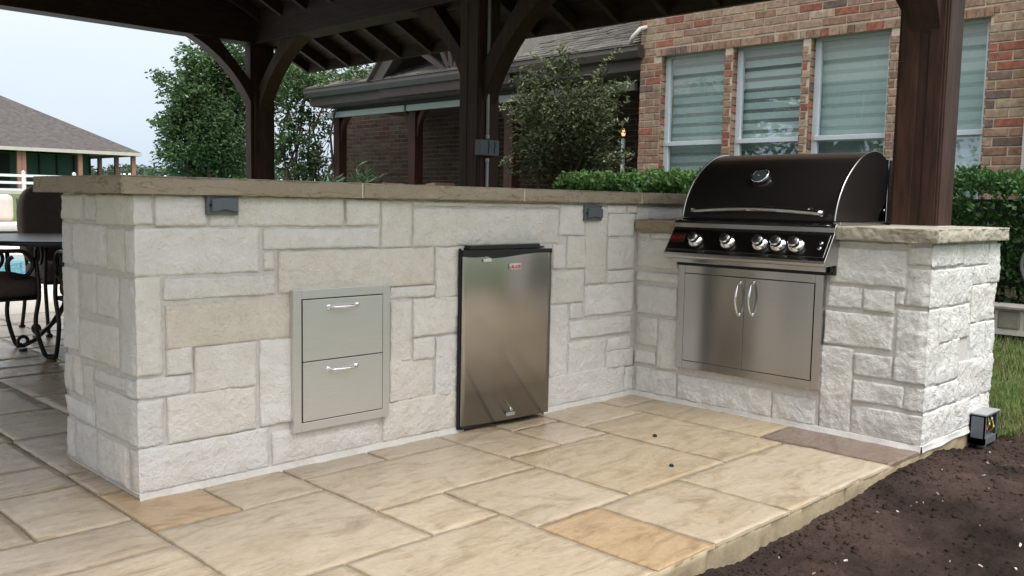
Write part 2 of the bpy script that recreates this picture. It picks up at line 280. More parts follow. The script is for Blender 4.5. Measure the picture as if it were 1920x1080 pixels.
e[0].position=.07; e[0].color=(.36,.45,.56,1); e[1].position=.36; e[1].color=(.62,.63,.635,1); x=e.new(.55); x.color=(.95,.96,.97,1); x=e.new(1.0); x.color=(1.85,1.82,1.80,1); L(nt,ma.outputs[0],cr.inputs['Fac']); L(nt,cr.outputs[0],bg2.inputs['Color'])
ms=N(nt,'ShaderNodeMixShader'); ms.inputs[0].default_value=.86; L(nt,bg.outputs[0],ms.inputs[1]); L(nt,bg2.outputs[0],ms.inputs[2]); L(nt,ms.outputs[0],out.inputs['Surface'])
sl=bpy.data.lights.new('sun','SUN'); sl.energy=1.5; sl.angle=R(25); sl.color=(1,.985,.96); so=bpy.data.objects.new('sun',sl); COL.objects.link(so)
sd=Vector((math.sin(SUN_AZ)*math.cos(SUN_EL),math.cos(SUN_AZ)*math.cos(SUN_EL),math.sin(SUN_EL))); so.rotation_euler=sd.to_track_quat('Z','Y').to_euler()
scene.view_settings.view_transform='Standard'; scene.view_settings.look='None'; scene.view_settings.exposure=0.86; scene.view_settings.gamma=1

# ------------------------------------------------------------------ stone masonry
Lw,D,T,T1=2.6248,1.503,.8038,.6551
def hcor(z): return -.004+.005*noise.noise(Vector((z*22,3.3,1)))+.003*noise.noise(Vector((z*60,7.3,1)))
FRAMES={'front':lambda u,v,h:(u,-h,v),'left':lambda u,v,h:(-h,u,v),'wing':lambda u,v,h:(Lw-h,u,v),'end':lambda u,v,h:(u,-D-h,v)}
def stone(mb,P,u0,u1,v0,v1,rough,tint,cL=False,cR=False,step=.0095,fall=.0055,edge=.0022,depth=.012,jit=.003,flipn=False,bulge=.003,lk=1.0):
    w,hh=u1-u0,v1-v0; sd=random.uniform(0,100); base=len(mb.v); mb.col=tint
    lean=[random.uniform(-.0022,.0022)*lk for _ in range(3)]
    def axis(W_,c0,c1):
        n=max(2,round(W_/step)); a0=0 if c0 else edge; a1=W_ if c1 else W_-edge
        p=[a0+(a1-a0)*i/n for i in range(n+1)]
        return ([0.0] if not c0 else [])+p+([W_] if not c1 else [])
    us=axis(w,cL,cR); vs=axis(hh,False,False); nu,nv=len(us)-1,len(vs)-1
    for j,dv_ in enumerate(vs):
        for i,du_ in enumerate(us):
            su,sv=du_/w,dv_/hh; u=u0+du_; v=v0+dv_
            ju=(0 if cL else (1-su))*(noise.noise((v*14,sd,0))+.5*noise.noise((v*55,sd,3)))+(0 if cR else su)*(noise.noise((v*14,sd+5,0))+.5*noise.noise((v*55,sd+5,3))); jv=(1-sv)*(noise.noise((u*14,sd+9,0))+.5*noise.noise((u*55,sd+9,3)))+sv*(noise.noise((u*14,sd+13,0))+.5*noise.noise((u*55,sd+13,3)))
            U=u+ju*jit*1.3; V=v+jv*jit*1.3
            dl=1 if cL else du_; dr=1 if cR else w-du_; d=min(dl,dr,dv_,hh-dv_)
            f=0 if d<1e-6 else 1; q=(u*9,v*9,sd); h=-depth*(1-f)+f*(rough*1.4*fbm(q,5)+rough*.9*abs(noise.noise((u*28+v*9,v*38,sd)))+rough*.75*noise.noise((u*62,v*75,sd))+bulge*sstep(0,.04,d)-bulge*.6+lean[0]+lean[1]*(su-.5)*2+lean[2]*(sv-.5)*2)
            for flag,dist,sg in ((cL,du_,-1),(cR,w-du_,1)):
                if flag:
                    wgt=1-sstep(0,.035,dist); hc=hcor(v)
                    if dv_<1e-6 or hh-dv_<1e-6: hc=-depth
                    h=h*(1-wgt)+hc*wgt; U+=sg*hc*wgt
            mb.v.append(P(U,V,h))
    sm=mb.smooth
    for j in range(nv):
        for i in range(nu):
            a=base+j*(nu+1)+i; q=(a,a+1,a+nu+2,a+nu+1)
            mb.smooth=not (j in (0,nv-1) or (i==0 and not cL) or (i==nu-1 and not cR))
            mb.face(q[::-1] if flipn else q)
    mb.smooth=sm
WH=(.79,.775,.76); CR=(.775,.75,.715); TN=(.71,.66,.58)
def mixw(a,b,t): return tuple(x+(y-x)*t for x,y in zip(a,b))
def rt_():
    r=random.random(); a=random.uniform(.94,1.04)
    c=WH if r<.55 else (CR if r<.9 else tuple((x+y)/2 for x,y in zip(CR,TN)))
    return tuple(x*a for x in c)
FRONT="""248,366,286.5,421 L|290,366.5,388.5,422|393,368,443,424|446,368.5,643.7,423 c|648.7,374,712,422 c|716,375,772,463|776,377,878.5,387 c|880,380,1049,389.5 t|776,391,1047,456|1051,383.5,1096,440.6|1100.6,386,1136,530|1139,384.5,1175.6,399.7|1178.5,384.5,1195,399.7|1142,401,1190,442|1141,446,1190,503|1140,509,1189,527|1099,537,1187.5,583|1038,459,1062,503|1064,444,1096.5,502 c|1035,509,1094,565|1032,575,1063,702.5|1069,569.5,1093.5,595.6|1070.6,605,1184,621|1067,644,1135,690|1139,636,1183,652|1137,660,1186,683|1027.5,708,1169,740|1171,689,1187,736|522.5,472.5,812.5,532.5 t|495,474,515,505|495,430,711,462.5|817.5,465,867.5,555 c|732,540,814,555|776,561,866,622.5|733,567.5,771,675|775,636,814,671 c|817.5,632.5,862.5,736|731,676,812.5,741|719,757,862.5,803|511,812,714,839|255,846,503,880 L|313.7,745,480,804|253,757,307,833 L|253,714,359,736 L|247.5,522,305,702 L|312,656,360,699|365,652,481,722|487.5,640,560,788|311,574,560,631 T|307.5,524,516,551|248,429,486,509 L|1197,388,1279,412"""
LEFT="""112.5,364,154,412|157,365,179,414|181,365,247,424 R|115,416,131,494|134,418,196,502|198,427,229,510|232,431,248,513 R|116,500,145,659|148,508,178,587|181,514,219,600|222,520,248.5,706 R|149,596,219,692|121,661,134.5,733|137.5,664,151,741|154,682,175,755|177.5,691,232,735|234.5,710,251,748 R|122.5,740,174,799|177.5,722,252,838 R|124,781,138,860|141,787,178,880|181,812,239,918|241.5,840,254,928 R"""
WING="""1199,436,1216,444|1219,437,1262,448|1194.5,448,1270,505|1194.5,508,1271,531.5|1194.5,533.5,1268.5,594.7|1193,592,1231,650 t|1234,597.5,1271,696 t|1191.5,656.5,1228,684.7|1192,687.5,1266,752|1270,701,1444,791|1448,736,1524.5,801|1541,646,1590,817|1559,464,1696,540|1553,536,1614,580|1620,542,1674.5,587|1679,546,1693.6,573|1548,582.5,1671,658 c|1704,463,1750,499 R|1702,505,1747,578 R|1682,580,1736,724 R|1602,661,1670,713|1600,712,1691,766|1694.7,726,1733,775 R|1595.6,759,1727.7,847 R|1560,451,1699,462 t"""
END="""1751,460,1794,498 L|1795,458,1808.6,495|1810,458,1854,495|1856.5,457,1873,528|1747,508,1822,566.5 L|1826.7,499.5,1852,531|1824.6,536,1866,597|1742.6,583.6,1757,720 L|1763,580,1817,631|1820,608,1845,673|1848,604,1861,668|1759,645,1796,709|1735,731,1797,750 L|1799,681,1857,733|1730,779,1789,820 L|1792.6,755.7,1835,799|1837,740,1853,790"""
def masonry(mb,data,ax,val,P,rough,corner,far=None,fend=None):
    for s in data.split('|'):
        a=s.split(); p=list(map(float,a[0].split(','))); fl=a[1] if len(a)>1 else ''
        A=on(p[0],p[1],ax,val); B=on(p[2],p[3],ax,val); ua,ub=(A[1-ax],B[1-ax]); u0,u1=sorted((ua,ub)); v1,v0=A.z,B.z
        v0=max(v0,.022); cL=cR=False
        if fl in('L','R'):
            if corner=='lo': u0=fend; cL=True
            else: u1=fend; cR=True
        t=rt_()
        if fl=='T': t=TN
        if fl=='t': t=tuple((x+y)/2 for x,y in zip(CR,TN))
        if fl=='c': t=CR
        if rough>.0045: t=tuple(x*k for x,k in zip(mixw(t,(.76,.76,.75),.6),(1,1,1)))
        e_=.0018; u0-=0 if cL else e_; u1+=0 if cR else e_; v0-=e_; v1+=e_
        if u1-u0<.012 or v1-v0<.012: continue
        stone(mb,P,u0,u1,v0,v1,rough,t,cL,cR,flipn=(ax==0),step=.0095 if rough<.005 else .0062)
counter=empty('outdoor_kitchen',(1.7,.3,0),'white limestone outdoor kitchen counter bending into a lower wing with brown sandstone caps','kitchen counter')
mb=MB()
masonry(mb,FRONT,1,0,FRAMES['front'],.0040,'lo',fend=0.0)
masonry(mb,LEFT,0,0,FRAMES['left'],.0036,'lo',fend=0.0)
FRv=len(mb.f)
mb.m=1
masonry(mb,WING,0,Lw,FRAMES['wing'],.0049,'lo',fend=-D)
masonry(mb,END,1,-D,FRAMES['end'],.0047,'lo',fend=Lw)
# back faces (towards the lawn): the same stones in a simple bond, so the counter is whole from behind
def autobond(P,u0,u1,v0,v1,flip,rough=.004):
    v=v0
    while v<v1-.05:
        h=min(random.choice((.11,.16,.21)),v1-v); 
        if v1-v-h<.06: h=v1-v
        u=u0
        while u<u1-.03:
            w=min(random.uniform(.16,.42),u1-u)
            if u1-u-w<.08: w=u1-u
            stone(mb,P,u+.006,u+w-.006,v+.006,v+h-.006,rough,rt_(),step=.03,flipn=flip); u+=w
        v+=h
autobond(lambda u,v,h:(u,T1+h,v),0,Lw+T,.02,.99,True)
autobond(lambda u,v,h:(Lw+T+h,u,v),-D,T1,.02,.85,False)
mb.build('stonework',[M_STONE,M_STONE_R],counter)
# mortar body
mo=MB(); g=.0085
def body(x0,y0,x1,y1,z1,z0=0): mo.box((x0,y0,z0),(x1,y1,z1))
DR=on(551,544,1,-.02); DR2=on(728,781,1,-.02)
FX0,FX1=1.422,1.93; 
body(g,g,FX0,T1-g,1.0035); body(FX0,g,FX1,T1-g,1.0035,.80); body(FX1,g,Lw+T-g,T1-g,1.0035); body(FX0,.5,FX1,T1-g,.8)
GY0,GY1=-.29,-1.065
body(Lw+g,GY0,Lw+T-g,g-.001,.8652); body(Lw+g,-D+g,Lw+T-g,GY1,.8652); body(Lw+g,GY1,Lw+T-g,GY0,.20); body(Lw+.6,GY1,Lw+T-g,GY0,.8652,.20)
mo.box((Lw+g,GY1-.001,.0),(Lw+.5,GY1+.02,.714)); mo.box((Lw+.012,GY1,.715),(Lw+.6,GY0,.74))
mo.build('mortar',M_MORTAR,counter)
ft=MB()   # pale mortar smeared along the foot of the wall
def strip(pts,wd):
    for (a,b) in zip(pts[:-1],pts[1:]):
        a=Vector(a); b=Vector(b); n=max(2,int((b-a).length/.03)); d=(b-a).normalized(); nr=Vector((d.y,-d.x,0)); base=len(ft.v)
        for i in range(n+1):
            p=a+(b-a)*i/n; k=wd*(.75+.6*noise.noise((p.x*9,p.y*9,4)))
            ft.v+= [tuple(p-nr*.02+Vector((0,0,.024))),tuple(p+nr*.003+Vector((0,0,.022))),tuple(p+nr*k*.6+Vector((0,0,.008))),tuple(p+nr*k+Vector((0,0,-.004)))]
        for i in range(n):
            for j in range(3):
                q=base+i*4+j; ft.face((q,q+1,q+5,q+4))
strip([(0,.66,0),(0,0,0)][::-1] and [(0,.66,0),(0,0,0)],-.018)
ft2=ft
strip([(0,0,0),(FX0,0,0)],.016); strip([(FX1,0,0),(Lw,0,0)],.016); strip([(Lw,0,0),(Lw,-D,0)],.016); strip([(Lw,-D,0),(Lw+T,-D,0)],.012)
ft.build('mortar_foot',simple('pale_mortar',(.62,.60,.56),.9,0,.08,40,.5,120,.2),counter)
# caps
CAPC=(.375,.32,.255)
def cap(name,x0,x1,y0,y1,z0,z1,faces,rough=.0035,tint=CAPC,parent=counter):
    m=MB(); m.box((x0+.012,y0+.012,z0),(x1-.012,y1-.012,z1-.001)); m.col=tint; m.c=[tint]*len(m.f); k=dict(rough=rough,tint=tint,step=.009,fall=.004,depth=.004,jit=.001,bulge=.002)
    stone(m,lambda u,v,h:(u,v,z1+h*.4),x0,x1,y0,y1,step=.012,rough=.0016,tint=tint,fall=.006,depth=.008,jit=.002)
    if 'f' in faces: stone(m,lambda u,v,h:(u,y0-h,v),x0,x1,z0,z1,**k)
    if 'l' in faces: stone(m,lambda u,v,h:(x0-h,u,v),y0,y1,z0,z1,flipn=True,**k)
    if 'r' in faces: stone(m,lambda u,v,h:(x1+h,u,v),y0,y1,z0,z1,**k)
    if 'b' in faces: stone(m,lambda u,v,h:(u,y1+h,v),x0,x1,z0,z1,flipn=True,**k)
    return m.build(name,M_CAP,parent)
jx=[-.05,.866,1.751,2.62,3.475]
for i in range(4):
    a=random.uniform(.93,1.05)
    cap('bar_cap',jx[i]+(.003 if i else 0),jx[i+1]-.003,-.032,.782,1.004,1.063,'fb'+('l' if i==0 else '')+('r' if i==3 else ''),tint=tuple(c*a for c in CAPC))
M_CJ=simple('cap_joint',(.58,.53,.45),.9,0,.05,40)
for x in jx[1:4]: jm=MB(); jm.box((x-.0035,-.030,1.005),(x+.0035,.775,1.061)); jm.build('cap_joint',M_CJ,counter)
cap('wing_cap',2.598,3.462,-.262,-.004,.8655,.923,'fl',tint=(.33,.27,.195))
cap('wing_cap',2.590,3.462,-1.532,-1.083,.8655,.9245,'flrb',rough=.006,tint=(.43,.40,.335))
cap('wing_cap',3.19,3.462,-1.079,-.266,.8655,.923,'l')

# ------------------------------------------------------------------ patio
pat=MB(); SL=[]
CRM=(.44,.37,.28); GLD=(.42,.345,.245); ORG=(.40,.295,.185); DRK=(.19,.14,.115); PNK=(.42,.35,.28); GRY=(.43,.36,.28)
E1=-1.5
SL+=[(-.08,.21,-.30,.15,ORG),(-.08,.21,.15,.45,PNK),(-.08,.21,.45,1.05,PNK),(.21,.52,-.30,.3,CRM),(.52,.90,-.15,.2,PNK),(.90,1.27,-.15,.2,GRY),
 (.52,1.27,-.59,-.15,CRM),(-.08,.52,-.88,-.30,CRM),(.52,.80,-.88,-.59,CRM),(.80,1.27,-1.04,-.59,CRM),(-.08,.20,E1,-.88,CRM),(.20,.80,E1,-.88,CRM),(.80,1.09,E1,-1.04,ORG),
 (1.09,1.54,E1,-1.04,CRM),(1.54,2.33,E1,-1.04,CRM),(1.27,1.88,-1.04,-.44,GLD),(1.27,1.58,-.44,.2,CRM),(1.58,1.88,-.15,.2,GRY),(1.58,1.88,-.44,-.15,PNK),
 (1.88,2.33,-.30,.2,CRM),(1.88,2.33,-1.04,-.30,GLD),(2.33,2.75,-.17,.2,CRM),(2.33,2.75,-.92,-.17,GLD),(2.33,2.75,E1,-.92,DRK),
 (-.80,-.08,E1,-.88,CRM),(-.80,-.08,-.88,-.44,CRM),(-.80,-.08,-.44,-.15,GRY),(-.80,-.36,-.15,.31,CRM),(-.36,-.08,-.15,.31,CRM),(-.80,-.08,.31,.60,GRY),(-.80,-.08,.60,1.05,PNK),
 (2.75,3.44,E1,-.9,CRM)]
xs=[-3.6,-3.0,-2.55,-2.1,-1.5,-1.1,-.80,-.38,-.07,.25,.70,1.0,1.45,1.75,2.2,2.65,3.1,3.44]
for a,b in zip(xs[:-1],xs[1:]):
    y=1.05 if a>-.85 else E1; first=True
    while y<5.3:
        l=random.choice((.3,.45,.6,.62,.9)) if not first else random.choice((.35,.62,.5)); first=False; y1=min(y+l,5.3)
        if y1<5.3 and 5.3-y1<.2: y1=5.3
        if a>=.2 and y1<.9: pass
        if not (y<E1): SL.append((a,b,y,y1,random.choice((GRY,PNK,GRY,CRM))))
        y=y1
for (x0,x1,y0,y1,c) in SL:
    a=random.uniform(.93,1.05); near=(y0<1.1 and x0>-.85)
    g=.0032
    stone(pat,lambda u,v,h:(u,v,h),x0+g,x1-g,y0+(g if y0>E1+.01 else .0),y1-g,.0018,tuple(k*a for k in c),step=.024 if near else .05,fall=.005,depth=.008,jit=.0016,bulge=.0005,lk=.25)
pat.m=1; pat.col=(1,1,1); pat.box((-3.6,E1+.012,-.2),(3.43,5.3,-.0068))
pat.m=2   # rough cast edge of the slab towards the soil
u=-3.6
while u<3.44:
    w=min(random.choice((.6,.75,.9)),3.44-u)
    stone(pat,lambda a,b,h:(a,E1-h+.002,b),u,u+w,-.20,-.0015,.0042,(1,1,1),step=.02,fall=.005,depth=.008,jit=.001); u+=w
tag(pat.build('patio',[M_PATIO,M_GROUT,M_TILE_SIDE]),kind='structure')
for (px,py,lb) in ((1228,817,'tiny black speck on the patio nearer the wing'),(1259,873,'tiny black speck on the patio nearer the camera')):
    q=on(px,py,2,.004); m=MB(); m._lathe(Vector((q.x,q.y,-.001)),Vector((0,0,1)),[(0,.009),(.006,.010),(.011,.006),(.013,.0001)],9); tag(m.build('pebble',M_GASKET),lb,'pebble','black specks on the patio')
# ------------------------------------------------------------------ terrain
def gz(x,y):
    h=.31*sstep(3.7,4.7,x)*(1-sstep(9,13,y))
    h+=1.1*sstep(20,46,y)+.25*sstep(46,62,y)
    if y<-9: h+= .9*sstep(-9,-60,y)*0
    return h-.06
def grid(mb,xs,ys,fn):
    b=len(mb.v); n=len(xs); sm=mb.smooth; mb.smooth=True
    for y in ys:
        for x in xs: mb.v.append((x,y,fn(x,y)))
    for j in range(len(ys)-1):
        for i in range(n-1):
            q=b+j*n+i; mb.face((q,q+1,q+n+1,q+n))
    mb.smooth=sm
def lin(a,b,n): return [a+(b-a)*i/n for i in range(n+1)]
XS=[-900,-300,-120,-60]+lin(-30,-4,13)+lin(-3.5,12,62)+lin(13,60,24)+[90,160,400,900]
YS=[-900,-300,-120,-60,-40,-25]+lin(-16,-4,12)+lin(-3.75,14,71)+lin(15,75,40)+[90,130,200,400,900]
tm=MB()
def lawnz(x,y):
    z=gz(x,y)
    if -3.9<x<3.9 and -3.2<y<5.5: z-=.12
    if -9<x<6.6 and 5.2<y<17.6: z-=.35 if (8.7<y<13.5 and x<6) else .06
    return z
grid(tm,XS,YS,lawnz); tag(tm.build('ground',M_LAWN),kind='structure')
# soil bed in front of the patio
sm_=MB()
def soilz(x,y):
    if x<=3.44:
        t=max(0,E1-y)
        e=-.062+.030*sstep(1.9,2.4,x)-.045*sstep(2.8,3.2,x)-.02*sstep(.9,1.3,x)*(1-sstep(1.5,2.0,x))
    else: t=max(0,E1-y); e=-.08
    z=e-.02*sstep(0,.5,t)+.035*noise.noise((x*1.8,y*1.8,2))*sstep(0,.3,t)+.022*fbm((x*7,y*7,1),5)*(.5+.5*sstep(0,.2,t))+.008*fbm((x*32,y*32,5),3)
    edge=sstep(-2.5,-2.3,y+.25*noise.noise((x*1.5,0,0)))*(1-sstep(3.75,4.0,x+.25*noise.noise((0,y*2,3))))*(1-sstep(-1.62,-1.35,y)*sstep(3.44,3.6,x))*sstep(-3.3,-3.0,x)
    return z*edge+(-.16)*(1-edge) 
grid(sm_,lin(-3.4,0.2,60)+lin(.225,4.6,220),lin(-3.0,-1.47,120),soilz)
tag(sm_.build('soil',M_SOIL),kind='structure')
# chips scattered over the soil
ch=MB()
for _ in range(100):
    x=random.uniform(.5,3.6); y=-1.56-abs(random.gauss(0,.42)); 
    if y<-2.45: continue
    z=soilz(x,y); s=random.uniform(.002,.0065); 
    ch.col=random.choice(((.55,.48,.40),(.62,.57,.50),(.30,.21,.15),(.12,.08,.055),(.09,.06,.045),(.42,.32,.24))); a=random.uniform(0,6.3)
    c_,s_=math.cos(a),math.sin(a); l=s*random.uniform(.8,1.7); w=s*.6; t=random.uniform(-.5,.5)
    P=[(-l,-w),(l*.7,-w*.8),(l,w*.5),(-l*.6,w)]
    top=[(x+px*c_-py*s_,y+px*s_+py*c_,z+.004+px*t+random.uniform(0,.002)) for px,py in P]
    ch.prism([Vector(q) for q in top],(0,0,-.003))
tag(ch.build('mulch_chips',M_CHIP),kind='stuff',label='pale wood chips and crumbs scattered over the dark soil',cat='mulch')
cl=MB()
for _ in range(3200):
    x=random.uniform(.5,4.0); y=random.choice((E1-random.expovariate(9)-.01, random.uniform(-2.4,-1.55)))
    if y<-2.5: continue
    z=soilz(x,y); s=random.uniform(.002,.007)*random.choice((1,1,1,2)); b0=len(cl.v)
    for k in range(6):
        v=[(1,0,0),(-1,0,0),(0,1,0),(0,-1,0),(0,0,1),(0,0,-1)][k]; rr=s*random.uniform(.6,1.3); cl.v.append((x+v[0]*rr,y+v[1]*rr,z+v[2]*rr*.8))
    cl.smooth=True
    for f in ((0,2,4),(2,1,4),(1,3,4),(3,0,4),(2,0,5),(1,2,5),(3,1,5),(0,3,5)): cl.face(tuple(b0+i for i in f))
tag(cl.build('soil_clods',M_SOIL),kind='stuff',label='dark crumbly clods heaped along the patio edge',cat='soil')
# grass by the pillar
gr=MB()
for _ in range(26000):
    x=random.uniform(3.47,4.75); y=random.uniform(-2.5,.2)
    if x<4.15 and y<-1.62+.1*noise.noise((x*5,0,0)): 
        if random.random()<.97: continue
    z=max(gz(x,y),-.06)
    h=random.uniform(.018,.045); a=random.uniform(0,6.3); l=random.uniform(.2,.9)*h; w=random.uniform(.0012,.0022); b0=len(gr.v)
    dx,dy=math.cos(a),math.sin(a); g_=random.random(); gr.col=(.05+.10*g_,.11+.09*g_,.02+.03*g_) if random.random()<.6 else (.24,.21,.11)
    gr.v+=[(x-dy*w,y+dx*w,z-.004),(x+dy*w,y-dx*w,z-.004),(x+dx*l*.5+dy*w*.7,y+dy*l*.5-dx*w*.7,z+h*.65),(x+dx*l*.5-dy*w*.7,y+dy*l*.5+dx*w*.7,z+h*.65),(x+dx*l,y+dy*l,z+h)]
    gr.face((b0,b0+1,b0+2,b0+3)); gr.face((b0+3,b0+2,b0+4))
tag(gr.build('grass',M_GRASS),kind='stuff',label='short green and straw coloured lawn grass beside the stone pillar',cat='grass')

# ------------------------------------------------------------------ drawer unit
def rbox(mb,a,b): mb.box(a,b)
x0,x1=.566,1.004; z0,z1=.134,.665
dr=empty('drawer_unit',((x0+x1)/2,-.01,z0),'stainless double access drawer built into the long stone wall','drawer')
m=MB(); fr=.034; yf=-.024
for a,b in (((x0,yf,z0),(x0+fr,.01,z1)),((x1-fr,yf,z0),(x1,.01,z1)),((x0+fr,yf,z0),(x1-fr,.01,z0+fr)),((x0+fr,yf,z1-fr),(x1-fr,.01,z1))): m.box(a,b)
m.build('frame',M_STEELD,dr,bevel=.0015)
m=MB(); m.box((x0+fr,-.010,z0+fr),(x1-fr,.009,z1-fr)); m.build('recess',M_GASKET,dr)
zm=(z0+z1)/2-.003
for (a,b,hp) in ((zm+.002,z1-fr-.004,((617,574),(682,572))),(z0+fr+.004,zm-.002,((616,690),(680,686)))):
    m=MB(); m.box((x0+fr+.004,-.027,a),(x1-fr-.004,-.0105,b)); d=m.build('drawer_front',M_STEELD,dr,bevel=.001)
    zc=on((hp[0][0]+hp[1][0])/2,hp[0][1],1,-.05).z; xa=on(hp[0][0]+6,hp[0][1],1,-.05).x; xb=on(hp[1][0]-6,hp[0][1],1,-.05).x
    h=MB(); pts=[]; rs=[]
    for i in range(17):
        t=i/16; pts.append((xa+(xb-xa)*t,-.034-.022*math.sin(math.pi*min(1,max(0,t)))**.5,zc)); rs.append(.0042+.0028*math.sin(math.pi*t))
    h.tube([(xa,-.027,zc)]+pts+[(xb,-.027,zc)],[.0055]+rs+[.0055],12); 
    for xx in (xa,xb): h.lathe((xx,-.0265,zc),(0,-1,0),[(0,.011),(.003,.011),(.0045,.008),(.006,.004)],20)
    h.build('handle',M_CHROME,d)
# ------------------------------------------------------------------ fridge
FY=-.052
fx0=on(873,600,1,FY).x; fx1=on(1033,560,1,-.078).x; fzt=on(873,480,1,FY).z; 
fr_=empty('refrigerator',((fx0+fx1)/2,-.02,0),'compact stainless refrigerator with black trim set in the long stone wall','refrigerator')
m=MB(); m.box((FX0+.004,-.006,.004),(fx1-.002,.48,.795)); m.build('cabinet',M_BLACKP,fr_,bevel=.004)
def fy(x):
    t=(x-fx0)/(fx1-fx0); return -.030-.046*t-.011*math.sin(math.pi*min(1,max(0,t)))
# door with a bowed lower trim edge
m=MB(); n=24; mbp=[]
def ztrim(t): return fzt-.004+.0*t+(.010*math.sin((t-.55)*math.pi*1.6) if t>.25 else -.004*math.sin(t*4*math.pi))
for i in range(n+1):
    t=i/n; x=fx0+(fx1-fx0)*t; mbp.append((x,fy(x),ztrim(t)))
m.smooth=True
b0=len(m.v)
zb=.028
for (x,y,z) in mbp: m.v+= [(x,y,zb),(x,y,z)]
for i in range(n): m.face((b0+2*i,b0+2*i+2,b0+2*i+3,b0+2*i+1))
m.smooth=False
b1=len(m.v); m.v+=[(fx0,-.008,zb),(fx0,-.008,mbp[0][2]),(fx1,-.008,zb),(fx1,-.008,mbp[-1][2])]
m.face((b1,b0,b0+1,b1+1)); m.face((b0+2*n,b1+2,b1+3,b0+2*n+1))
m.face(tuple([b1+2]+[b0+2*i for i in range(n,-1,-1)]+[b1]))
door=m.build('door',M_STEEL,fr_)
m=MB(); b0=0
for (x,y,z) in mbp: m.v+=[(x,y-.003,z-.001),(x,y-.003,.792),(x,-.008,.792)]
for i in range(n): m.face((3*i,3*i+3,3*i+4,3*i+1)); m.face((3*i+1,3*i+4,3*i+5,3*i+2))
k=len(m.v); m.v+=[(fx0,-.008,mbp[0][2]),(fx1,-.008,mbp[-1][2])]
m.face((0,1,2,k)); m.face((3*n,k+1,3*n+2,3*n+1))
m.build('door_trim',M_BLACKP,door)
m=MB(); m.box((fx0+.004,-.030,.012),(fx1-.004,-.008,zb)); m.build('kick_strip',M_BLACKP,fr_,bevel=.003)
m=MB(); m.box((FX0+.004,-.03,.793),(fx1-.03,.02,.812)); m.build('top_flange',M_BLACKP,fr_,bevel=.002)
# door side gasket
m=MB(); m.box((fx0-.006,-.022,.012),(fx0+.0,-.006,.80)); m.build('gasket',M_GASKET,fr_,bevel=.003)
def text(s,name,loc,size,matl,parent,xd,zd,ext=.0004,off=None):
    cu=bpy.data.curves.new(name,'FONT'); cu.body=s; cu.size=size; cu.extrude=ext; cu.align_x='CENTER'; cu.align_y='CENTER'; cu.offset=.0 if off is None else off
    o=bpy.data.objects.new('t',cu); COL.objects.link(o); dg=bpy.context.evaluated_depsgraph_get(); me=bpy.data.meshes.new_from_object(o.evaluated_get(dg)); bpy.data.objects.remove(o)
    X=Vector(xd).normalized(); Z=Vector(zd).normalized(); Y=X.cross(Z)*-1; Nn=X.cross(Z)
    M=Matrix(((X.x,Z.x,Nn.x,loc[0]),(X.y,Z.y,Nn.y,loc[1]),(X.z,Z.z,Nn.z,loc[2]),(0,0,0,1)))
    offv=Vector((0,0,0)); p=parent
    while p is not None: offv+=p.location; p=p.parent
    me.transform(M); me.transform(Matrix.Translation(-offv)); me.materials.clear(); me.materials.append(matl)
    r=bpy.data.objects.new(name,me); COL.objects.link(r); r.parent=parent; return r
A=on(954,494,1,-.063); B=on(976,504,1,-.063); yl=fy((A.x+B.x)/2)-.0015
m=MB(); m.box((A.x,yl-.001,B.z),(B.x,yl+.003,A.z)); lab=m.build('brand_label',M_LABEL,door)
m=MB(); m.box((A.x,yl-.0016,B.z),(A.x+.006,yl-.001,(A.z+B.z)/2)); m.build('label_mark',M_REDT,door)
text('BLAZE','label_print',((A.x+B.x)/2+.003,yl-.0016,(A.z+B.z)/2-.003),(B.x-A.x)*.27,M_REDT,door,(1,0,0),(0,0,1),off=.0006)
A=on(904,484,1,-.045); B=on(924,489,1,-.045); yl=fy((A.x+B.x)/2)-.003; m=MB()
m.prism([(A.x,yl+.0035,A.z-.004),(A.x+.004,yl+.0035,B.z-.002),(B.x,yl+.0035,B.z-.002),(B.x-.004,yl+.0035,A.z)],(0,-.003,0)); m.build('paper_scrap',M_LABEL,door)
kc=on(958,767,1,-.063); yl=fy(kc.x)-.001; m=MB(); m._lathe(Vector((kc.x,yl+.003,kc.z)),Vector((0,-1,0)),[(0,.008),(.0025,.008),(.003,.005),(.0015,.0045),(.0015,.0001)],20); m.build('lock',M_CHROME,door)
A=on(948,774,1,-.063); B=on(968,776,1,-.063); m=MB(); m.box((A.x,yl-.0005,B.z),(B.x,yl+.003,A.z)); m.build('lock_plate',simple('etched_plate',(.36,.35,.33),.5,.3),door)

# ------------------------------------------------------------------ outlet boxes
def outlet(p,label):
    A=on(p[0],p[1],1,-.02); B=on(p[2],p[3],1,-.02); t=empty('outlet_box',((A.x+B.x)/2,0,B.z),label,'outlet','weatherproof outlets in the stone wall')
    m=MB(); m.box((A.x,-.016,B.z),(B.x,.008,A.z)); m.build('base_plate',M_GREYP,t,bevel=.003)
    w=B.x-A.x; h=A.z-B.z; m=MB(); pr=[]
    for i in range(13):
        s=i/12; pr.append((A.x+w*(.10+.84*s),-.016,A.z-h*(.22-.07*math.sin(math.pi*s))))
    for i in range(12,-1,-1):
        s=i/12; pr.append((A.x+w*(.10+.84*s),-.016,B.z+h*(.18+.10*math.sin(math.pi*s)**2)))
    m.prism([Vector(q) for q in pr],(0,-.014,0)); m.build('lid',M_GREYP,t,bevel=.003)
    m=MB(); m.box((A.x+w*.06,-.0165,(A.z+B.z)/2-.004),(A.x+w*.16,-.0155-.008,(A.z+B.z)/2+.004)); m.build('latch',M_GASKET,t)
outlet((390,365,449,404),'grey weatherproof outlet box under the cap near the left wall end')
outlet((1099,385,1130,414),'small grey weatherproof outlet box between refrigerator and inside corner')

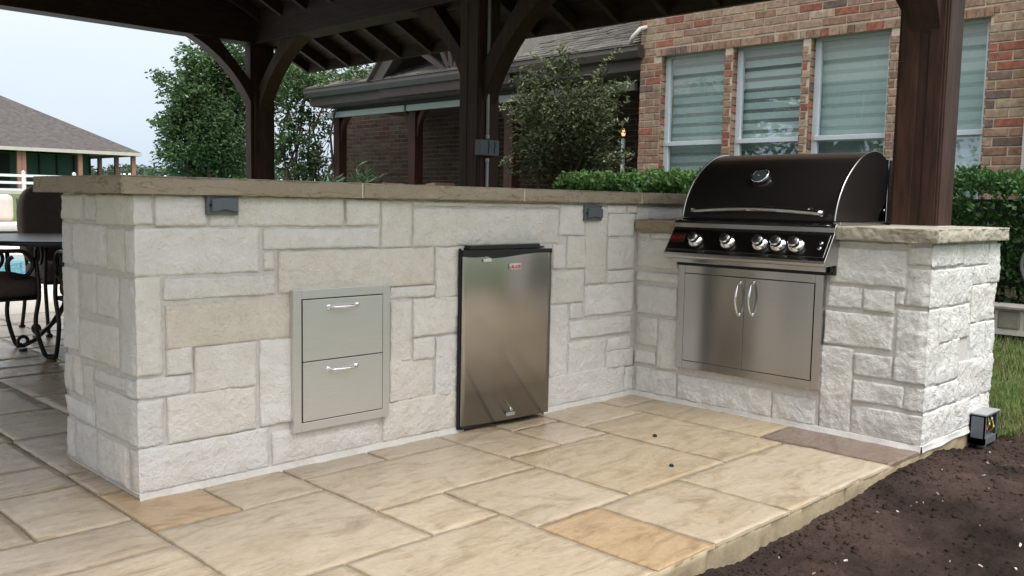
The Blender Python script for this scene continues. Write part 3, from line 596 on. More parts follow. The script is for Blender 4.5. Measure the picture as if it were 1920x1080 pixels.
# ------------------------------------------------------------------ access doors in the wing
y0,y1,z0,z1=-.286,-1.052,.190,.706; xf=Lw-.024
dd=empty('access_door',(Lw,(y0+y1)/2,z0),'stainless double access doors below the barbecue grill','access door')
m=MB(); fr=.038
for a,b in (((xf,y1,z0),(Lw+.015,y1+fr,z1)),((xf,y0-fr,z0),(Lw+.015,y0,z1)),((xf,y1+fr,z0),(Lw+.015,y0-fr,z0+fr)),((xf,y1+fr,z1-fr),(Lw+.015,y0-fr,z1))): m.box(a,b)
m.build('frame',M_STEELH,dd,bevel=.0015)
m=MB(); m.box((xf+.012,y1+fr,z0+fr),(Lw+.012,y0-fr,z1-fr)); m.build('recess',M_GASKET,dd)
ym=on(1396,560,0,xf).y
for a,b,hy in ((y0-fr-.003,ym+.0012,1383),(ym-.0012,y1+fr+.003,1408)):
    m=MB(); m.box((xf-.003,a,z0+fr+.003),(xf+.0115,b,z1-fr-.003)); d=m.build('door_panel',M_STEELH,dd,bevel=.001)
    H=MB(); zt=on(hy,529,0,xf-.02).z; zb_=on(hy,590,0,xf-.02).z; yy=on(hy,560,0,xf-.02).y; pts=[]; rs=[]
    for i in range(17):
        t=i/16; pts.append((xf-.012-.026*math.sin(math.pi*t)**.7,yy+.0*t,zt+(zb_-zt)*t)); rs.append(.0042+.003*math.sin(math.pi*t))
    H.tube([(xf-.003,yy,zt)]+pts+[(xf-.003,yy,zb_)],[.0055]+rs+[.0055],12)
    for zz in (zt,zb_): H.lathe((xf-.0028,yy,zz),(-1,0,0),[(0,.010),(.003,.010),(.006,.006)],18)
    H.build('handle',M_CHROME,d)

# ------------------------------------------------------------------ grill
gl=empty('barbecue_grill',(2.86,-.68,.745),'built in gas barbecue grill with black rounded hood and five steel knobs','grill')
ya,yb=-.285,-1.085
prof=[(2.618,.943),(2.624,.975),(2.640,1.025),(2.668,1.075),(2.705,1.122),(2.752,1.165),(2.808,1.205),(2.868,1.236),(2.930,1.254),(2.99,1.262),(3.045,1.258),(3.092,1.242),(3.125,1.215),(3.140,1.18),(3.138,1.10),(3.118,1.03),(3.07,.985),(3.05,.943)]
def shell(mb,pf,y0,y1):
    n=len(mb.v); k=len(pf); mb.smooth=True
    for x,z in pf: mb.v+=[(x,y0,z),(x,y1,z)]
    for i in range(k-1): mb.face((n+2*i,n+2*i+1,n+2*i+3,n+2*i+2))
    mb.smooth=False
def dense(pf,m=3):
    o=[]; 
    for i in range(len(pf)-1):
        p0=pf[max(0,i-1)];p1=pf[i];p2=pf[i+1];p3=pf[min(len(pf)-1,i+2)]
        for j in range(m):
            t=j/m; o.append(tuple(.5*((2*p1[q])+(-p0[q]+p2[q])*t+(2*p0[q]-5*p1[q]+4*p2[q]-p3[q])*t*t+(-p0[q]+3*p1[q]-3*p2[q]+p3[q])*t**3) for q in (0,1)))
    return o+[pf[-1]]
dp=dense(prof); m=MB(); shell(m,dp,ya-.012,yb+.014)
hood=m.build('hood',M_HOOD,gl)
for yy,s in ((ya,1),(yb,-1)):
    m=MB(); m.prism([(x,yy,z) for x,z in dp],(0,-s*.012,0)); m.build('hood_end',M_HOOD,hood,bevel=.001)
    m=MB(); fr_pts=[(x-.002,yy-s*.004,z+.001) for x,z in dp[:30]]; m.tube(fr_pts,.0045,8); m.build('edge_trim',M_STEEL,hood)
m=MB(); hx=2.585
pts=[]; rs=[]
yl_,yr_=-.362,-1.042
for i in range(25):
    t=i/24; pts.append((hx-.022*math.sin(math.pi*t),yl_+(yr_-yl_)*t,.976+.016*math.sin(math.pi*t))); rs.append(.0125)
m.tube(pts,rs,14); 
for t in (.12,.88):
    y=yl_+(yr_-yl_)*t; m.tube([(hx-.008,y,.982),(2.640,y,1.0)],.007,10)
m.build('hood_handle',M_STEEL,hood)
# thermometer
gc=Vector((2.722,-.655,1.135)); nd=Vector((-.74,0,.67)).normalized()
m=MB(); m._lathe(gc,nd,[(-.01,.032),(.006,.037),(.010,.044),(.024,.044),(.027,.041),(.024,.037)],32); th=m.build('thermometer',M_CHROME,hood)
m=MB(); m._lathe(gc,nd,[(.022,.0375),(.0225,.0001)],32); m.build('dial',simple('gauge_dial',(.05,.06,.065),.15,0,.1,40),th)
m=MB(); m.beam(gc+nd*.0235+Vector((0,.012,0)),gc+nd*.0235-Vector((0,.010,.004)),.002,.001,nd); m.build('needle',M_WHITE,th)
# body: counter flange, black gap, back panel
m=MB(); m.box((2.64,ya+.002,.75),(3.17,yb-.002,.9415)); m.build('firebox',M_GASKET,gl)
for q1,q2 in (((2.60,ya+.012,.926),(3.19,ya-.012,.9395)),((2.62,yb+.012,.926),(3.19,yb-.022,.9395))): m=MB(); m.box(q1,q2); m.build('side_flange',M_STEEL,gl,bevel=.002)
m=MB(); m.prism([(3.145,ya-.005,.93),(3.145,yb+.002,.93),(3.145,yb+.002,1.235),(3.145,ya-.005,1.235)],(.035,0,0)); m.build('back_panel',M_STEEL,gl,bevel=.003)
m=MB(); m.lathe((3.10,yb-.0005,.995),(0,-1,0),[(0,.006),(.006,.006),(.008,.004)],14); m.build('hinge_bolt',M_CHROME,gl)
# control panel (profile extruded along y)
pc=[(2.64,.9335),(2.604,.932),(2.588,.926),(2.582,.915),(2.580,.895),(2.574,.884),(2.507,.785),(2.497,.772),(2.494,.758),(2.500,.748),(2.512,.746),(2.64,.752)]
m=MB(); m.prism([(x,ya+.020,z) for x,z in pc],(0,yb-ya-.038,0)); cp=m.build('control_panel',M_STEEL,gl,bevel=.003,seg=3)
m=MB(); ps=Vector((2.574-2.507,0,.884-.785)).normalized(); pn=Vector((-ps.z,0,ps.x))
def onp(y,s,h=0): return Vector((2.507,y,.785))+ps*s+pn*h
sl_=(Vector((2.574,0,.884))-Vector((2.507,0,.785))).length
m.prism([onp(ya+.010,.004),onp(yb-.004,.004),onp(yb-.004,sl_-.004),onp(ya+.010,sl_-.004)],pn*.0015); m.build('panel_face',simple('smoked_steel',(.26,.25,.24),.22,1,.05,8),cp)
m=MB(); m.prism([onp(ya+.006,sl_*.36),onp(-.352,sl_*.36),onp(-.352,sl_*.80),onp(ya+.006,sl_*.80)],pn*.003); bd=m.build('badge',M_RED,cp)
text('BLAZE','badge_print',tuple(onp(-.311,sl_*.58,.0035)),.026,simple('badge_red_print',(.22,.02,.018),.4),cp,(0,-1,0),tuple(ps),off=.0005)
for py in (1302,1362,1423,1457,1491):
    q=on(py,449+(py-1302)*.045,0,2.53); kc=onp(q.y,.058,.0)
    kk=MB(); kk._lathe(kc,pn,[(0,.036),(.008,.035),(.014,.029),(.017,.024)],28); kb=kk.build('knob',M_CHROME,cp)
    kk=MB(); kk._lathe(kc,pn,[(.014,.0225),(.028,.0225),(.0285,.0245),(.033,.025)],28); kk.build('knob_collar',M_BLACKP,kb)
    kk=MB(); kk._lathe(kc,pn,[(.0332,.025),(.038,.0245),(.041,.022)],28); kk.build('knob_ring',M_CHROME,kb)
    kk=MB(); kk._lathe(kc,pn,[(.0405,.0222),(.046,.0205),(.0465,.0001)],28); kk.build('knob_cap',M_BLACKP,kb)
for s_ in (.075,.048):
    kk=MB(); kk._lathe(onp(-1.058,s_,.001),pn,[(0,.0085),(.003,.0085),(.005,.006),(.0052,.0001)],18); kk.build('push_button',M_CHROME,cp)
m=MB(); m.box((2.556,ya+.004,.722),(2.60,yb+.006,.7435)); m.build('drip_tray_front',M_STEELH,gl,bevel=.002)
m=MB(); m.box((2.585,ya+.0,.7075),(2.66,yb-.004,.7205)); m.box((2.60,yb-.014,.7075),(2.66,yb-.0045,.748)); m.box((2.56,ya-.0,.744),(2.64,yb+.0,.7475)); m.build('shadow_gap',M_GASKET,gl)

# ------------------------------------------------------------------ pavilion
PX0,PX1=3.10,3.29; XL0,XL1=-2.4,-2.21; RX=.445
pv=empty('timber_pavilion',(RX,1.8,0),'dark stained timber pavilion with gabled roof over the stone counter','pavilion')
def wt(a=.85,b=1.15): k=random.uniform(a,b); return (k,k*random.uniform(.92,1.05),k*random.uniform(.9,1.1))
posts=[(-1.33,-1.115,.9235),(1.75,1.95,-.05),(4.77,4.96,-.05)]
def post(xa,xb,y0,y1,z0):
    m=MB(); m.col=wt(); m.box((xa,y0,z0),(xb,y1,2.40)); 
    w=xb-xa
    for (qx0,qx1,qy0,qy1) in ((xa-.006,xa+.001,y0+.01,y0+.075),(xa-.004,xa+.001,y0+.12,y1-.012),(xa+.012,xb-.085,y0-.005,y0+.001)):
        m.col=wt(.9,1.35); m.box((qx0,qy0,z0+.001),(qx1,qy1,2.36))
    return m.build('post',M_WOOD,pv,bevel=.004)
for y0,y1,z0 in posts: post(PX0,PX1,y0,y1,z0)
for y0,y1,z0 in posts: post(XL0,XL1,y0,y1,-.05)
m=MB(); m.col=wt(.9,1.3); m.box((PX0-.035,4.80,-.05),(PX0-.003,4.90,2.39)); m.build('post_board',M_WOOD,pv,bevel=.003)
# post shoes on the cap
m=MB(); m.box((PX0-.012,-1.342,.9245),(PX1+.012,-1.128,.9285)); m.build('post_shoe',simple('pale_grout',(.55,.52,.47),.9),pv)
# beams
def bm(a,b,w,h,name='beam'):
    m=MB(); m.col=wt(); m.beam(a,b,w,h); return m.build(name,M_WOODH,pv,bevel=.005)
ybf,ybb=-1.47,5.02
bm(((PX0+PX1)/2-.001,ybf,2.545),((PX0+PX1)/2-.001,ybb,2.545),.20,.30); bm(((XL0+XL1)/2,ybf,2.545),((XL0+XL1)/2,ybb,2.545),.20,.30)
for y in (-1.235,1.85,4.865): 
    bm((XL1-.02 if 0 else XL1+.005,y,2.56),(PX0-.005,y,2.56),.185,.32)
    m=MB(); m.col=wt(); m.beam((RX,y,2.72),(RX,y,3.75),.185,.185,(0,1,0)); m.build('king_post',M_WOOD,pv,bevel=.004)
    for s in (1,-1):
        m=MB(); m.col=wt(); m.beam((RX+s*.1,y,2.78),(RX+s*1.0,y,3.42),.12,.12); m.build('strut',M_WOODH,pv)
# curved knee braces
def brace(c,dirv,rx=.60,rz=.60,w=.13,th=.14):
    c=Vector(c); dv=Vector(dirv); sd=Vector((0,0,1)).cross(dv); outer=[];inner=[]; n=14
    for i in range(n+1):
        t=i/n; th_=t*math.pi/2; eu,ev=rx*(1-math.sin(th_)),-rz*(1-math.cos(th_)); lu,lv=rx*(1-t),-rz*t; k_=.46
        inner.append((lu+(eu-lu)*k_,lv+(ev-lv)*k_))
    poly=[c+dv*u+Vector((0,0,v)) for (u,v) in inner]
    poly.append(c+Vector((0,0,-rz*.62))); poly.append(c+dv*rx*.56)
    q=[p-sd*w/2 for p in poly]
    m=MB(); m.col=wt(); m.prism(q,sd*w); return m.build('brace',M_WOOD,pv,bevel=.003)
cx=(PX0+PX1)/2
for xx in (cx,(XL0+XL1)/2):
    brace((xx,4.77,2.395),(0,-1,0),.70,.60); brace((xx,1.95,2.395),(0,1,0),.6,.58); brace((xx,1.75,2.395),(0,-1,0),.72,.72); brace((xx,-1.115,2.395),(0,1,0),.55,.50); brace((xx,-1.33,2.395),(0,-1,0),.30,.40)
for y in (4.865,-1.235,1.85):
    if y!=1.85: brace((PX0,y,2.40),(-1,0,0)); brace((XL1,y,2.40),(1,0,0))
# rafters and deck
def rz(x): return 2.235+.5*(3.80-abs(x-RX)-RX)   # underside of rafter
ys_=[5.02,4.70,4.32,3.93,3.54,3.12,2.72,2.32,1.92,1.52,1.12,.72,.32,-.08,-.48,-.88,-1.22,-1.46]
for y in ys_:
    for s in (1,-1):
        m=MB(); m.col=wt(.9,1.5); e=RX+s*(3.80-RX)
        m.prism([Vector((RX,y-.02,rz(RX))),Vector((e,y-.02,rz(e))),Vector((e,y-.02,rz(e)+.09)),Vector((RX,y-.02,rz(RX)+.15))],(0,.04,0)); m.build('rafter',M_WOODH,pv)
yf_,yb_=-1.52,5.08
m=MB(); m.box((RX-.03,yf_+.03,rz(RX)-.02),(RX+.03,yb_-.03,rz(RX)+.13)); m.c=[wt()]*6; m.build('ridge_board',M_WOODH,pv)
for s in (1,-1):
    e=RX+s*(3.83-RX); m=MB(); zr=rz(RX)+.152; ze=rz(e)+.095
    nb=24
    for i in range(nb):
        t0,t1=i/nb,(i+1)/nb-.002; xa=RX+(e-RX)*t0; xb=RX+(e-RX)*t1; za=zr+(ze-zr)*t0; zb2=zr+(ze-zr)*t1; m.col=wt(.85,1.2)
        m.prism([Vector((xa,yf_,za)),Vector((xb,yf_,zb2)),Vector((xb,yf_,zb2+.02)),Vector((xa,yf_,za+.02))],(0,yb_-yf_,0))
    m.build('roof_deck',M_WOODH,pv)
    m=MB(); m.col=wt(); m.box((e,yf_,rz(RX+s*(3.80-RX))-.002),(e-s*.028,yb_,ze+.018)); m.build('fascia',M_WOODH,pv)
    m=MB(); m.col=(1,1,1); m.prism([Vector((RX,yf_-.02,zr+.021)),Vector((e+s*.02,yf_-.02,ze+.021)),Vector((e+s*.02,yf_-.02,ze+.035)),Vector((RX,yf_-.02,zr+.04))],(0,yb_-yf_+.04,0)); m.build('roof_shingles',M_SHING,pv)

# ------------------------------------------------------------------ conduit and switch box
QY=1.732; qx=on(915,200,1,QY).x
cd=empty('electrical_conduit',(qx,QY,.0),'galvanized conduit running down the middle pavilion post','conduit')
m=MB(); m.tube([(qx,QY,.2),(qx,QY,1.30)],.0115,12); m.build('lower_pipe',M_PIPE,cd)
m=MB(); m.tube([(qx,QY,1.43),(qx,QY,2.38)],.0115,12); m.build('upper_pipe',M_PIPE,cd)
for za,zb4 in ((1.43,1.46),(1.275,1.30)): m=MB(); m.tube([(qx,QY,za),(qx,QY,zb4)],.015,12); m.build('coupling',M_PIPE,cd)
A=on(899,261,1,QY-.03); B=on(934,293,1,QY-.03)
sb=empty('switch_box',((A.x+B.x)/2,QY,B.z),'grey double switch box on the conduit of the middle post','switch box')
zt_,zb3=A.z,B.z
m=MB(); m.box((A.x,QY-.04,zb3),(B.x,QY+.016,zt_)); m.build('enclosure',M_GREYP,sb,bevel=.004)
for k in (.42,.74):
    m=MB(); xc=A.x+(B.x-A.x)*k; m.tube([(xc,QY-.041,zt_-.010),(xc+.006,QY-.042,zt_-.04),(xc-.003,QY-.042,zt_-.075),(xc+.004,QY-.042,zb3+.03),(xc-.002,QY-.041,zb3+.015)],.003,8); m.build('seam',M_GASKET,sb)
# ------------------------------------------------------------------ low-voltage box in the soil
eb=empty('junction_box',(3.25,-1.56,-.06),'open grey junction box with coloured wires at the foot of the stone pillar','electrical box')
X0,X1,Y0,Y1,Z0,Z1=3.165,3.345,-1.575,-1.510,-.055,.080
m=MB()
for a,b in (((X0,Y0,Z0),(X0+.006,Y1,Z1)),((X1-.006,Y0,Z0),(X1,Y1,Z1)),((X0,Y1-.006,Z0),(X1,Y1,Z1)),((X0,Y0,Z1-.006),(X1,Y1,Z1)),((X0,Y0,Z0),(X1,Y1,Z0+.03)),((X0,Y0,Z0),(X0+.02,Y0+.006,Z1)),((X1-.02,Y0,Z0),(X1,Y0+.006,Z1))): m.box(a,b)
m.build('enclosure',M_GREYP,eb)
m=MB(); m.box((X0-.004,Y0-.004,Z1),(X1+.004,Y1,Z1+.008)); m.build('lid',simple('pale_grey_lid',(.28,.29,.30),.6),eb,bevel=.002)
m=MB(); m.tube([(X0+.06,-1.545,Z0),(X0+.06,-1.545,-.16)],.022,14); m.build('pipe',M_GREYP,eb)
for i,(c,nm) in enumerate((((.5,.03,.02),'red'),((.6,.45,.05),'yellow'),((.55,.5,.4),'white'),((.6,.45,.05),'yellow'))):
    m=MB(); bx=X0+.05+.03*i; zz=Z0+.05+.02*(i%3); m.tube([(bx,Y1-.02,Z0+.02),(bx+.01,Y0+.015,zz),(bx-.012,Y0+.005,zz+.025),(bx+.02,Y0+.02,zz+.05),(bx,Y1-.02,zz+.03)],.0022,8); m.lathe((bx-.012,Y0+.004,zz+.012),(.2,0,1),[(0,.005),(.014,.003)],10); m.build('wire',simple('wire_'+nm,c,.4),eb)

# ------------------------------------------------------------------ brick house
XW=6.0; hs=empty('brick_house',(XW,3,.3),'two storey red brick house with a row of tall windows and a covered porch','house')
BC=[((.235,.145,.10),4),((.25,.10,.07),1.5),((.28,.195,.14),3.5),((.15,.105,.09),.9),((.25,.165,.12),3),((.31,.235,.175),1.4)]
def bcol():
    r=random.uniform(0,sum(w for _,w in BC))
    for c,w in BC:
        r-=w
        if r<=0: break
    k=random.uniform(.85,1.15); return tuple(x*k for x in c)
def bricks(mb,P,u0,u1,z0,z1,holes,flip=False,pit=.0679,bl=.2,mt=.010,dark=1):
    rows=int((z1-z0)/pit)
    for r in range(rows):
        za=z0+r*pit; zb=za+pit-mt; u=u0-(bl+mt)*(.5 if r%2 else 0)-random.uniform(0,.01)
        while u<u1:
            a,b=max(u,u0),min(u+bl,u1); u+=bl+mt
            segs=[(a,b)]
            for (h0,h1,hz0,hz1) in holes:
                if zb>hz0 and za<hz1:
                    ns=[]
                    for (p,q) in segs:
                        if q<=h0 or p>=h1: ns.append((p,q))
                        else:
                            if h0-p>.02: ns.append((p,h0-.002))
                            if q-h1>.02: ns.append((h1+.002,q))
                    segs=ns
            for p,q in segs:
                if q-p<.02: continue
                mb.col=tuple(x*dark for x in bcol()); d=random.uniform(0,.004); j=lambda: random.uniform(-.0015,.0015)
                n=len(mb.v); pts=[(p+j(),za+j()),(q+j(),za+j()),(q+j(),zb+j()),(p+j(),zb+j())]
                k=.003; cxm=(p+q)/2; 
                mb.v+=[P(a_,b_,-.012) for a_,b_ in pts]+[P(a_,b_,d+.001) for a_,b_ in pts]+[P(a_+(k if a_<cxm else -k),b_+(k if b_<(za+zb)/2 else -k),d+.005) for a_,b_ in pts]
                for s0 in (0,4):
                    for i in range(4):
                        i2=(i+1)%4; f=(n+s0+i,n+s0+i2,n+s0+4+i2,n+s0+4+i); mb.face(f[::-1] if flip else f)
                f=(n+8,n+9,n+10,n+11); mb.face(f[::-1] if flip else f)
def wallholes(mb,mk,u0,u1,z0,z1,holes):
    us=sorted({u0,u1,*[h[0] for h in holes],*[h[1] for h in holes]}); us=[u for u in us if u0<=u<=u1]
    for a,b in zip(us[:-1],us[1:]):
        zz=[z0]
        for h in sorted([h for h in holes if h[0]<=a+1e-6 and h[1]>=b-1e-6],key=lambda h:h[2]): zz+=[h[2],h[3]]
        zz.append(z1)
        for i in range(0,len(zz),2):
            if zz[i+1]-zz[i]>.001: mb.box(*mk(a,b,zz[i],zz[i+1]))
HZ1=2.405; HZ0=.95
holes=[]
for (pa,pb) in ((1236,1355),(1369,1499),(1513,1662),(1676,None),):
    ya_=on(pa,240,0,XW).y; yb_2=on(pb,240,0,XW).y if pb else on(1845,240,0,XW).y
    holes.append((yb_2,ya_,HZ0,HZ1))
# the fourth opening: same width as its neighbours; its left edge hides behind the post
holes[3]=(on(1845,240,0,XW).y, on(1845,240,0,XW).y+.56, HZ0,HZ1)
yA,yB=on(1199,200,0,XW).y,on(1914,300,0,XW).y
mbk=MB(); PF=lambda u,z,h:(XW-h,u,z)
sold=[(min(h[0] for h in holes)-.02,max(h[1] for h in holes)+.06,HZ1,HZ1+.075)]
bricks(mbk,PF,yB,yA,.25,6.2,holes+sold,flip=True)
# rowlock course over the windows
u=sold[0][0]
while u<sold[0][1]:
    mbk.col=bcol(); w=random.choice((.055,.06,.10,.065)); mbk.box((XW-.008-random.uniform(0,.003),u,HZ1+.002),(XW+.09,u+w-.006,HZ1+.066)); u+=w
# reveals (bricks turned into the openings)
for h in holes:
    z=h[2]
    while z<h[3]-.03:
        mbk.col=bcol(); mbk.box((XW+.002,h[1]-.012,z+.004),(XW+.105,h[1]+.02,z+.058)); mbk.col=bcol(); mbk.box((XW+.002,h[0]-.02,z+.004),(XW+.105,h[0]+.010,z+.058)); z+=.0679
mbk.build('brickwork',M_BRICK,hs)
# corner return (faces the porch) + mortar body
m=MB(); wallholes(m,lambda a,b,c,d:((XW-.0005,a,c),(XW+.10,b,d)),yB+.002,yA-.002,.2,6.2,holes); m.box((XW+.1,yA-.3,.2),(XW+1.9,yA-.004,6.2)); m.box((XW+.1,yB+.004,.2),(XW+2.5,yB+.2,6.2)); m.build('wall_mortar',M_BMORT,hs)
for h in holes:
    f=MB(); xa=XW+.062; a,b=h[0]+.004,h[1]-.010; s=.038
    zr=on((1300),268,0,xa).z if 0 else 1.585
    for p,q in (((xa,a,HZ0),(xa+.05,a+s,HZ1)),((xa,b-s*1.35,HZ0),(xa+.05,b,HZ1)),((xa,a+s,HZ1-s*.7),(xa+.05,b-s*1.35,HZ1)),((xa,a+s,HZ0),(xa+.05,b-s*1.35,HZ0+s)),((xa-.008,a+s*.2,zr-.022),(xa+.045,b-s*.6,zr+.018))): f.box(p,q)
    w=f.build('window',M_FRAME,hs,bevel=.003)
    g=MB(); g.v+=[(xa+.022,a+s*.8,HZ0+.02),(xa+.022,b-s,HZ0+.02),(xa+.022,b-s,HZ1-.02),(xa+.022,a+s*.8,HZ1-.02)]; g.face((0,1,2,3)); g.build('pane',M_GLASS,w)
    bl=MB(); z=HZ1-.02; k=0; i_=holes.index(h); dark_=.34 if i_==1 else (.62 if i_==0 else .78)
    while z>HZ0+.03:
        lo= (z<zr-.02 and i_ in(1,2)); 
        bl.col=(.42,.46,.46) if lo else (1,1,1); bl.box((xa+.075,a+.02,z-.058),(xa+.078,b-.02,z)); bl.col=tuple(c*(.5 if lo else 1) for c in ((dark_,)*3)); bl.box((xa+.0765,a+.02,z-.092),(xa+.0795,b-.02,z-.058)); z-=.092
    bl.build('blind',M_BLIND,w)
m=MB(); m.box((XW+.145,holes[3][0]-.05,.3),(XW+.16,holes[0][1]+.05,2.6)); m.build('window_backing',M_DARK,hs)
m=MB(); m.box((XW-.03,min(h[0] for h in holes)-.03,HZ0-.07),(XW+.07,max(h[1] for h in holes)+.03,HZ0-.001)); m.c=[(.27,.18,.12)]*6; m.build('sill',M_BRICK,hs)
# right side downspout and trim
m=MB(); m.box((XW-.07,yB-.10,.25),(XW-.0,yB-.02,6.0)); m.build('downspout',simple('beige_metal',(.42,.40,.35),.5),hs,bevel=.006)
# porch: eave, posts, back wall, roof
XE=6.0; XP=6.42; XBk=8.0
bw=MB(); PB=lambda u,z,h:(XBk-h,u,z); YBk=on(636,300,0,XBk).y; bricks(bw,PB,2.4,YBk,.3,2.62,[],flip=True,dark=.19); bw.build('porch_brickwork',M_BRICK,hs)  # same brick mix, with the porch shade put into its colour
m=MB(); m.box((XBk-.003,2.3,.2),(XBk+.2,YBk-.01,2.7)); m.build('porch_wall_mortar',simple('shade_toned_porch_mortar',(.11,.085,.07),.9),hs)  # mortar colour darkened as well to stand in for porch shade
m=MB(); m.box((XBk-.003,2.3,2.7),(XBk+.2,6.4,6.4)); m.build('upper_wall_mortar',M_BMORT,hs)
ub=MB(); bricks(ub,PB,2.4,6.3,3.0,6.0,[(3.3,4.35,3.46,5.0)],flip=True); ub.build('upper_brickwork',M_BRICK,hs)
m=MB(); m.box((XBk-.03,3.25,3.40),(XBk+.04,4.42,3.46)); m.box((XBk-.01,3.3,3.46),(XBk+.03,3.36,5)); m.box((XBk-.01,4.29,3.46),(XBk+.03,4.35,5)); m.build('upper_window',M_WHITE,hs)
m=MB(); m.box((XBk-.004,3.3,3.46),(XBk+.0,4.35,5)); m.build('upper_window_pane',M_DARK,hs)
yE0=on(1204,100,0,XE-.03).y; yE1=on(581,180,0,XE).y
ge=MB(); zt=2.50
ge.prism([(XE+.0,yE0,zt+.02),(XE-.10,yE0,zt+.02),(XE-.11,yE0,zt-.03),(XE-.08,yE0,zt-.09),(XE,yE0,zt-.10)],(0,yE1-yE0,0)); ge.build('gutter',M_TRIM,hs)
m=MB(); m.box((XE-.0,yE0+.002,zt-.20),(XE+.025,yE1-.002,zt+.01)); m.box((XE+.025,yE0+.004,zt-.205),(XE+2.0,yE1-.004,zt-.18)); m.build('fascia',M_TRIM,hs)
m=MB(); m.beam((XE-.105,yE0,zt+.022),(XE-.105,yE1,zt+.022),.02,.006); m.build('drip_edge',simple('drip_metal',(.16,.15,.14),.4,.5),hs)
# shingle courses: overlapping tabs
sg=MB()
slope=.40
def tabs(x0,z0,sl,n,yfn0,yfn1):
    for i in range(n):
        xa=x0+i*.13; za=z0+i*.13*sl; y=yfn0(xa)+random.uniform(0,.2); ye=yfn1(xa)
        y=yfn0(xa)
        while y<ye:
            w=min(random.uniform(.14,.32),ye-y); k=random.uniform(.75,1.25); sg.col=(k,k*.98,k*.95); t=random.choice((.010,.014,.020))
            n0=len(sg.v); xb=xa+.15; zb=za+.15*sl
            sg.v+=[(xa,y+.004,za),(xa,y+w-.004,za),(xa,y+w-.004,za+t),(xa,y+.004,za+t),(xb,y+.004,zb+.006),(xb,y+w-.004,zb+.006)]
            sg.face((n0,n0+3,n0+2,n0+1)); sg.face((n0+3,n0+4,n0+5,n0+2)); y+=w
hipy=lambda x: yE0+.05+(x-XE)*1.15
tabs(XE-.08,zt+.03,slope,17,lambda x: yE0+.12+(x-XE)*.72,lambda x: yE1)
sg.build('roof',M_SHING,hs)
m=MB(); m.prism([(XE-.06,yE1,zt+.0),(XE+2.2,yE1,zt+.02+2.2*slope),(XE+2.2,yE1,zt-.1),(XE-.06,yE1,zt-.1)],(0,-.03,0)); m.prism([Vector((XE-.05,yE0+.01,zt+.005)),Vector((XE+2.15,yE0+.01,zt+.01)),Vector((XE+2.15,yE1,zt+2.15*slope)),Vector((XE-.05,yE1,zt+.005))],(0,0,-.05)) if 0 else None
m.build('roof_end',M_TRIM,hs)
m=MB(); m.prism([(XE-.02,yE0+.004,zt+.026),(XE+2.0,yE0+.004,zt+.30),(XE+2.0,yE0+1.75,zt+.30+.04),(XE-.02,yE0+.30,zt+.03)],(0,0,.008)); m.build('roof_flashing',simple('slate_metal',(.075,.09,.105),.4,.5),hs)
m=MB(); m.tube([(XE+.02,yE0-.02,zt+.20),(XE-.08,yE0-.01,zt+.17),(XE-.10,yE0+.06,zt+.10),(XE-.09,yE0+.10,zt+.055)],.022,10); m.build('overflow_pipe',M_KERB,hs)
# gable over the porch
gy0,gy1=on(708,150,0,XE).y,4.35; gm=(gy0+gy1)/2; gh=(gy0-gy1)/2*.93
for s,yy in ((1,gy0),(-1,gy1)):
    m=MB(); m.beam((XE-.05,yy,zt+.02),(XE-.05,gm,zt+.02+gh),.10,.16,(1,0,0)) if 0 else m.prism([Vector((XE-.10,yy,zt+.02)),Vector((XE-.10,gm,zt+.02+gh)),Vector((XE-.10,gm,zt+.02+gh-.20)),Vector((XE-.10,yy-s*.22,zt+.02))],(.14,0,0)); m.build('rake_board',M_TRIM,hs)
    m=MB(); m.prism([Vector((XE-.14,yy+s*.06,zt+.01)),Vector((XE-.14,gm,zt+.08+gh)),Vector((XE+2.1,gm,zt+.08+gh)),Vector((XE+2.1,yy+s*.06,zt+.01))],(0,0,.03)); m.c=[(1,1,1)]*len(m.f); m.build('gable_roof',M_SHING,hs)
m=MB(); m.prism([Vector((XE+.5,gy0-.15,zt)),Vector((XE+.5,gm,zt+gh-.1)),Vector((XE+.5,gy1+.15,zt))],(.02,0,0)); m.build('gable_backing',M_DARK,hs)
hub=Vector((XE,on(850,145,0,XE).y,zt-.02))
for ty,tz in ((.62,.34),(.40,.62),(.12,.85),(-.35,.62)):
    m=MB(); m.beam(hub,hub+Vector((0,ty,tz)),.06,.07,(1,0,0)); m.build('truss_strut',M_TRUSS,hs)
m=MB(); m.beam((XE-.02,gy0-.1,zt-.13),(XE-.02,gy1,zt-.13),.06,.14); m.build('truss_beam',M_TRUSS,hs)
def pbrace(y,s):
    m=MB(); pts=[]
    for i in range(9):
        t=i/8*math.pi/2; pts.append((XP+.06,y+s*(.055+.34*(1-math.sin(t))),2.24-.40*(1-math.cos(t))))
    m.smooth=False
    for a,b in zip(pts[:-1],pts[1:]): m.beam(a,b,.07,.06,(1,0,0))
    m.build('porch_brace',M_WOODRED,hs)
for px in (625,765,944):
    yy=on(px,300,0,XP).y-.07; m=MB(); m.box((XP,yy-.07,.25),(XP+.14,yy+.07,2.29)); m.build('porch_post',M_WOODRED,hs,bevel=.005); pbrace(yy,1) if px!=625 else None; pbrace(yy,-1)
m=MB(); m.box((XP-.01,yE0+.1,2.20),(XP+.15,yE1-.1,2.30)); m.build('porch_beam',M_TRIM,hs)
XSd=XP-.04
for a,b in ((620,763),(767,1000),(1020,1195)):
    y0_,y1_=on(a,200,0,XSd).y,on(b,200,0,XSd).y; m=MB(); m.box((XSd-.05,y1_,2.165),(XSd,y0_,2.245)); m.build('rolled_shade',M_SHADE,hs,bevel=.01)
m=MB(); m.box((XP-.3,2.5,.1),(XBk,9,.36)); m.build('porch_floor',M_KERB,hs)
m=MB(); m.box((XBk-.03,3.0,.36),(XBk-.008,4.1,2.35)); m.build('porch_door',M_DARK,hs)

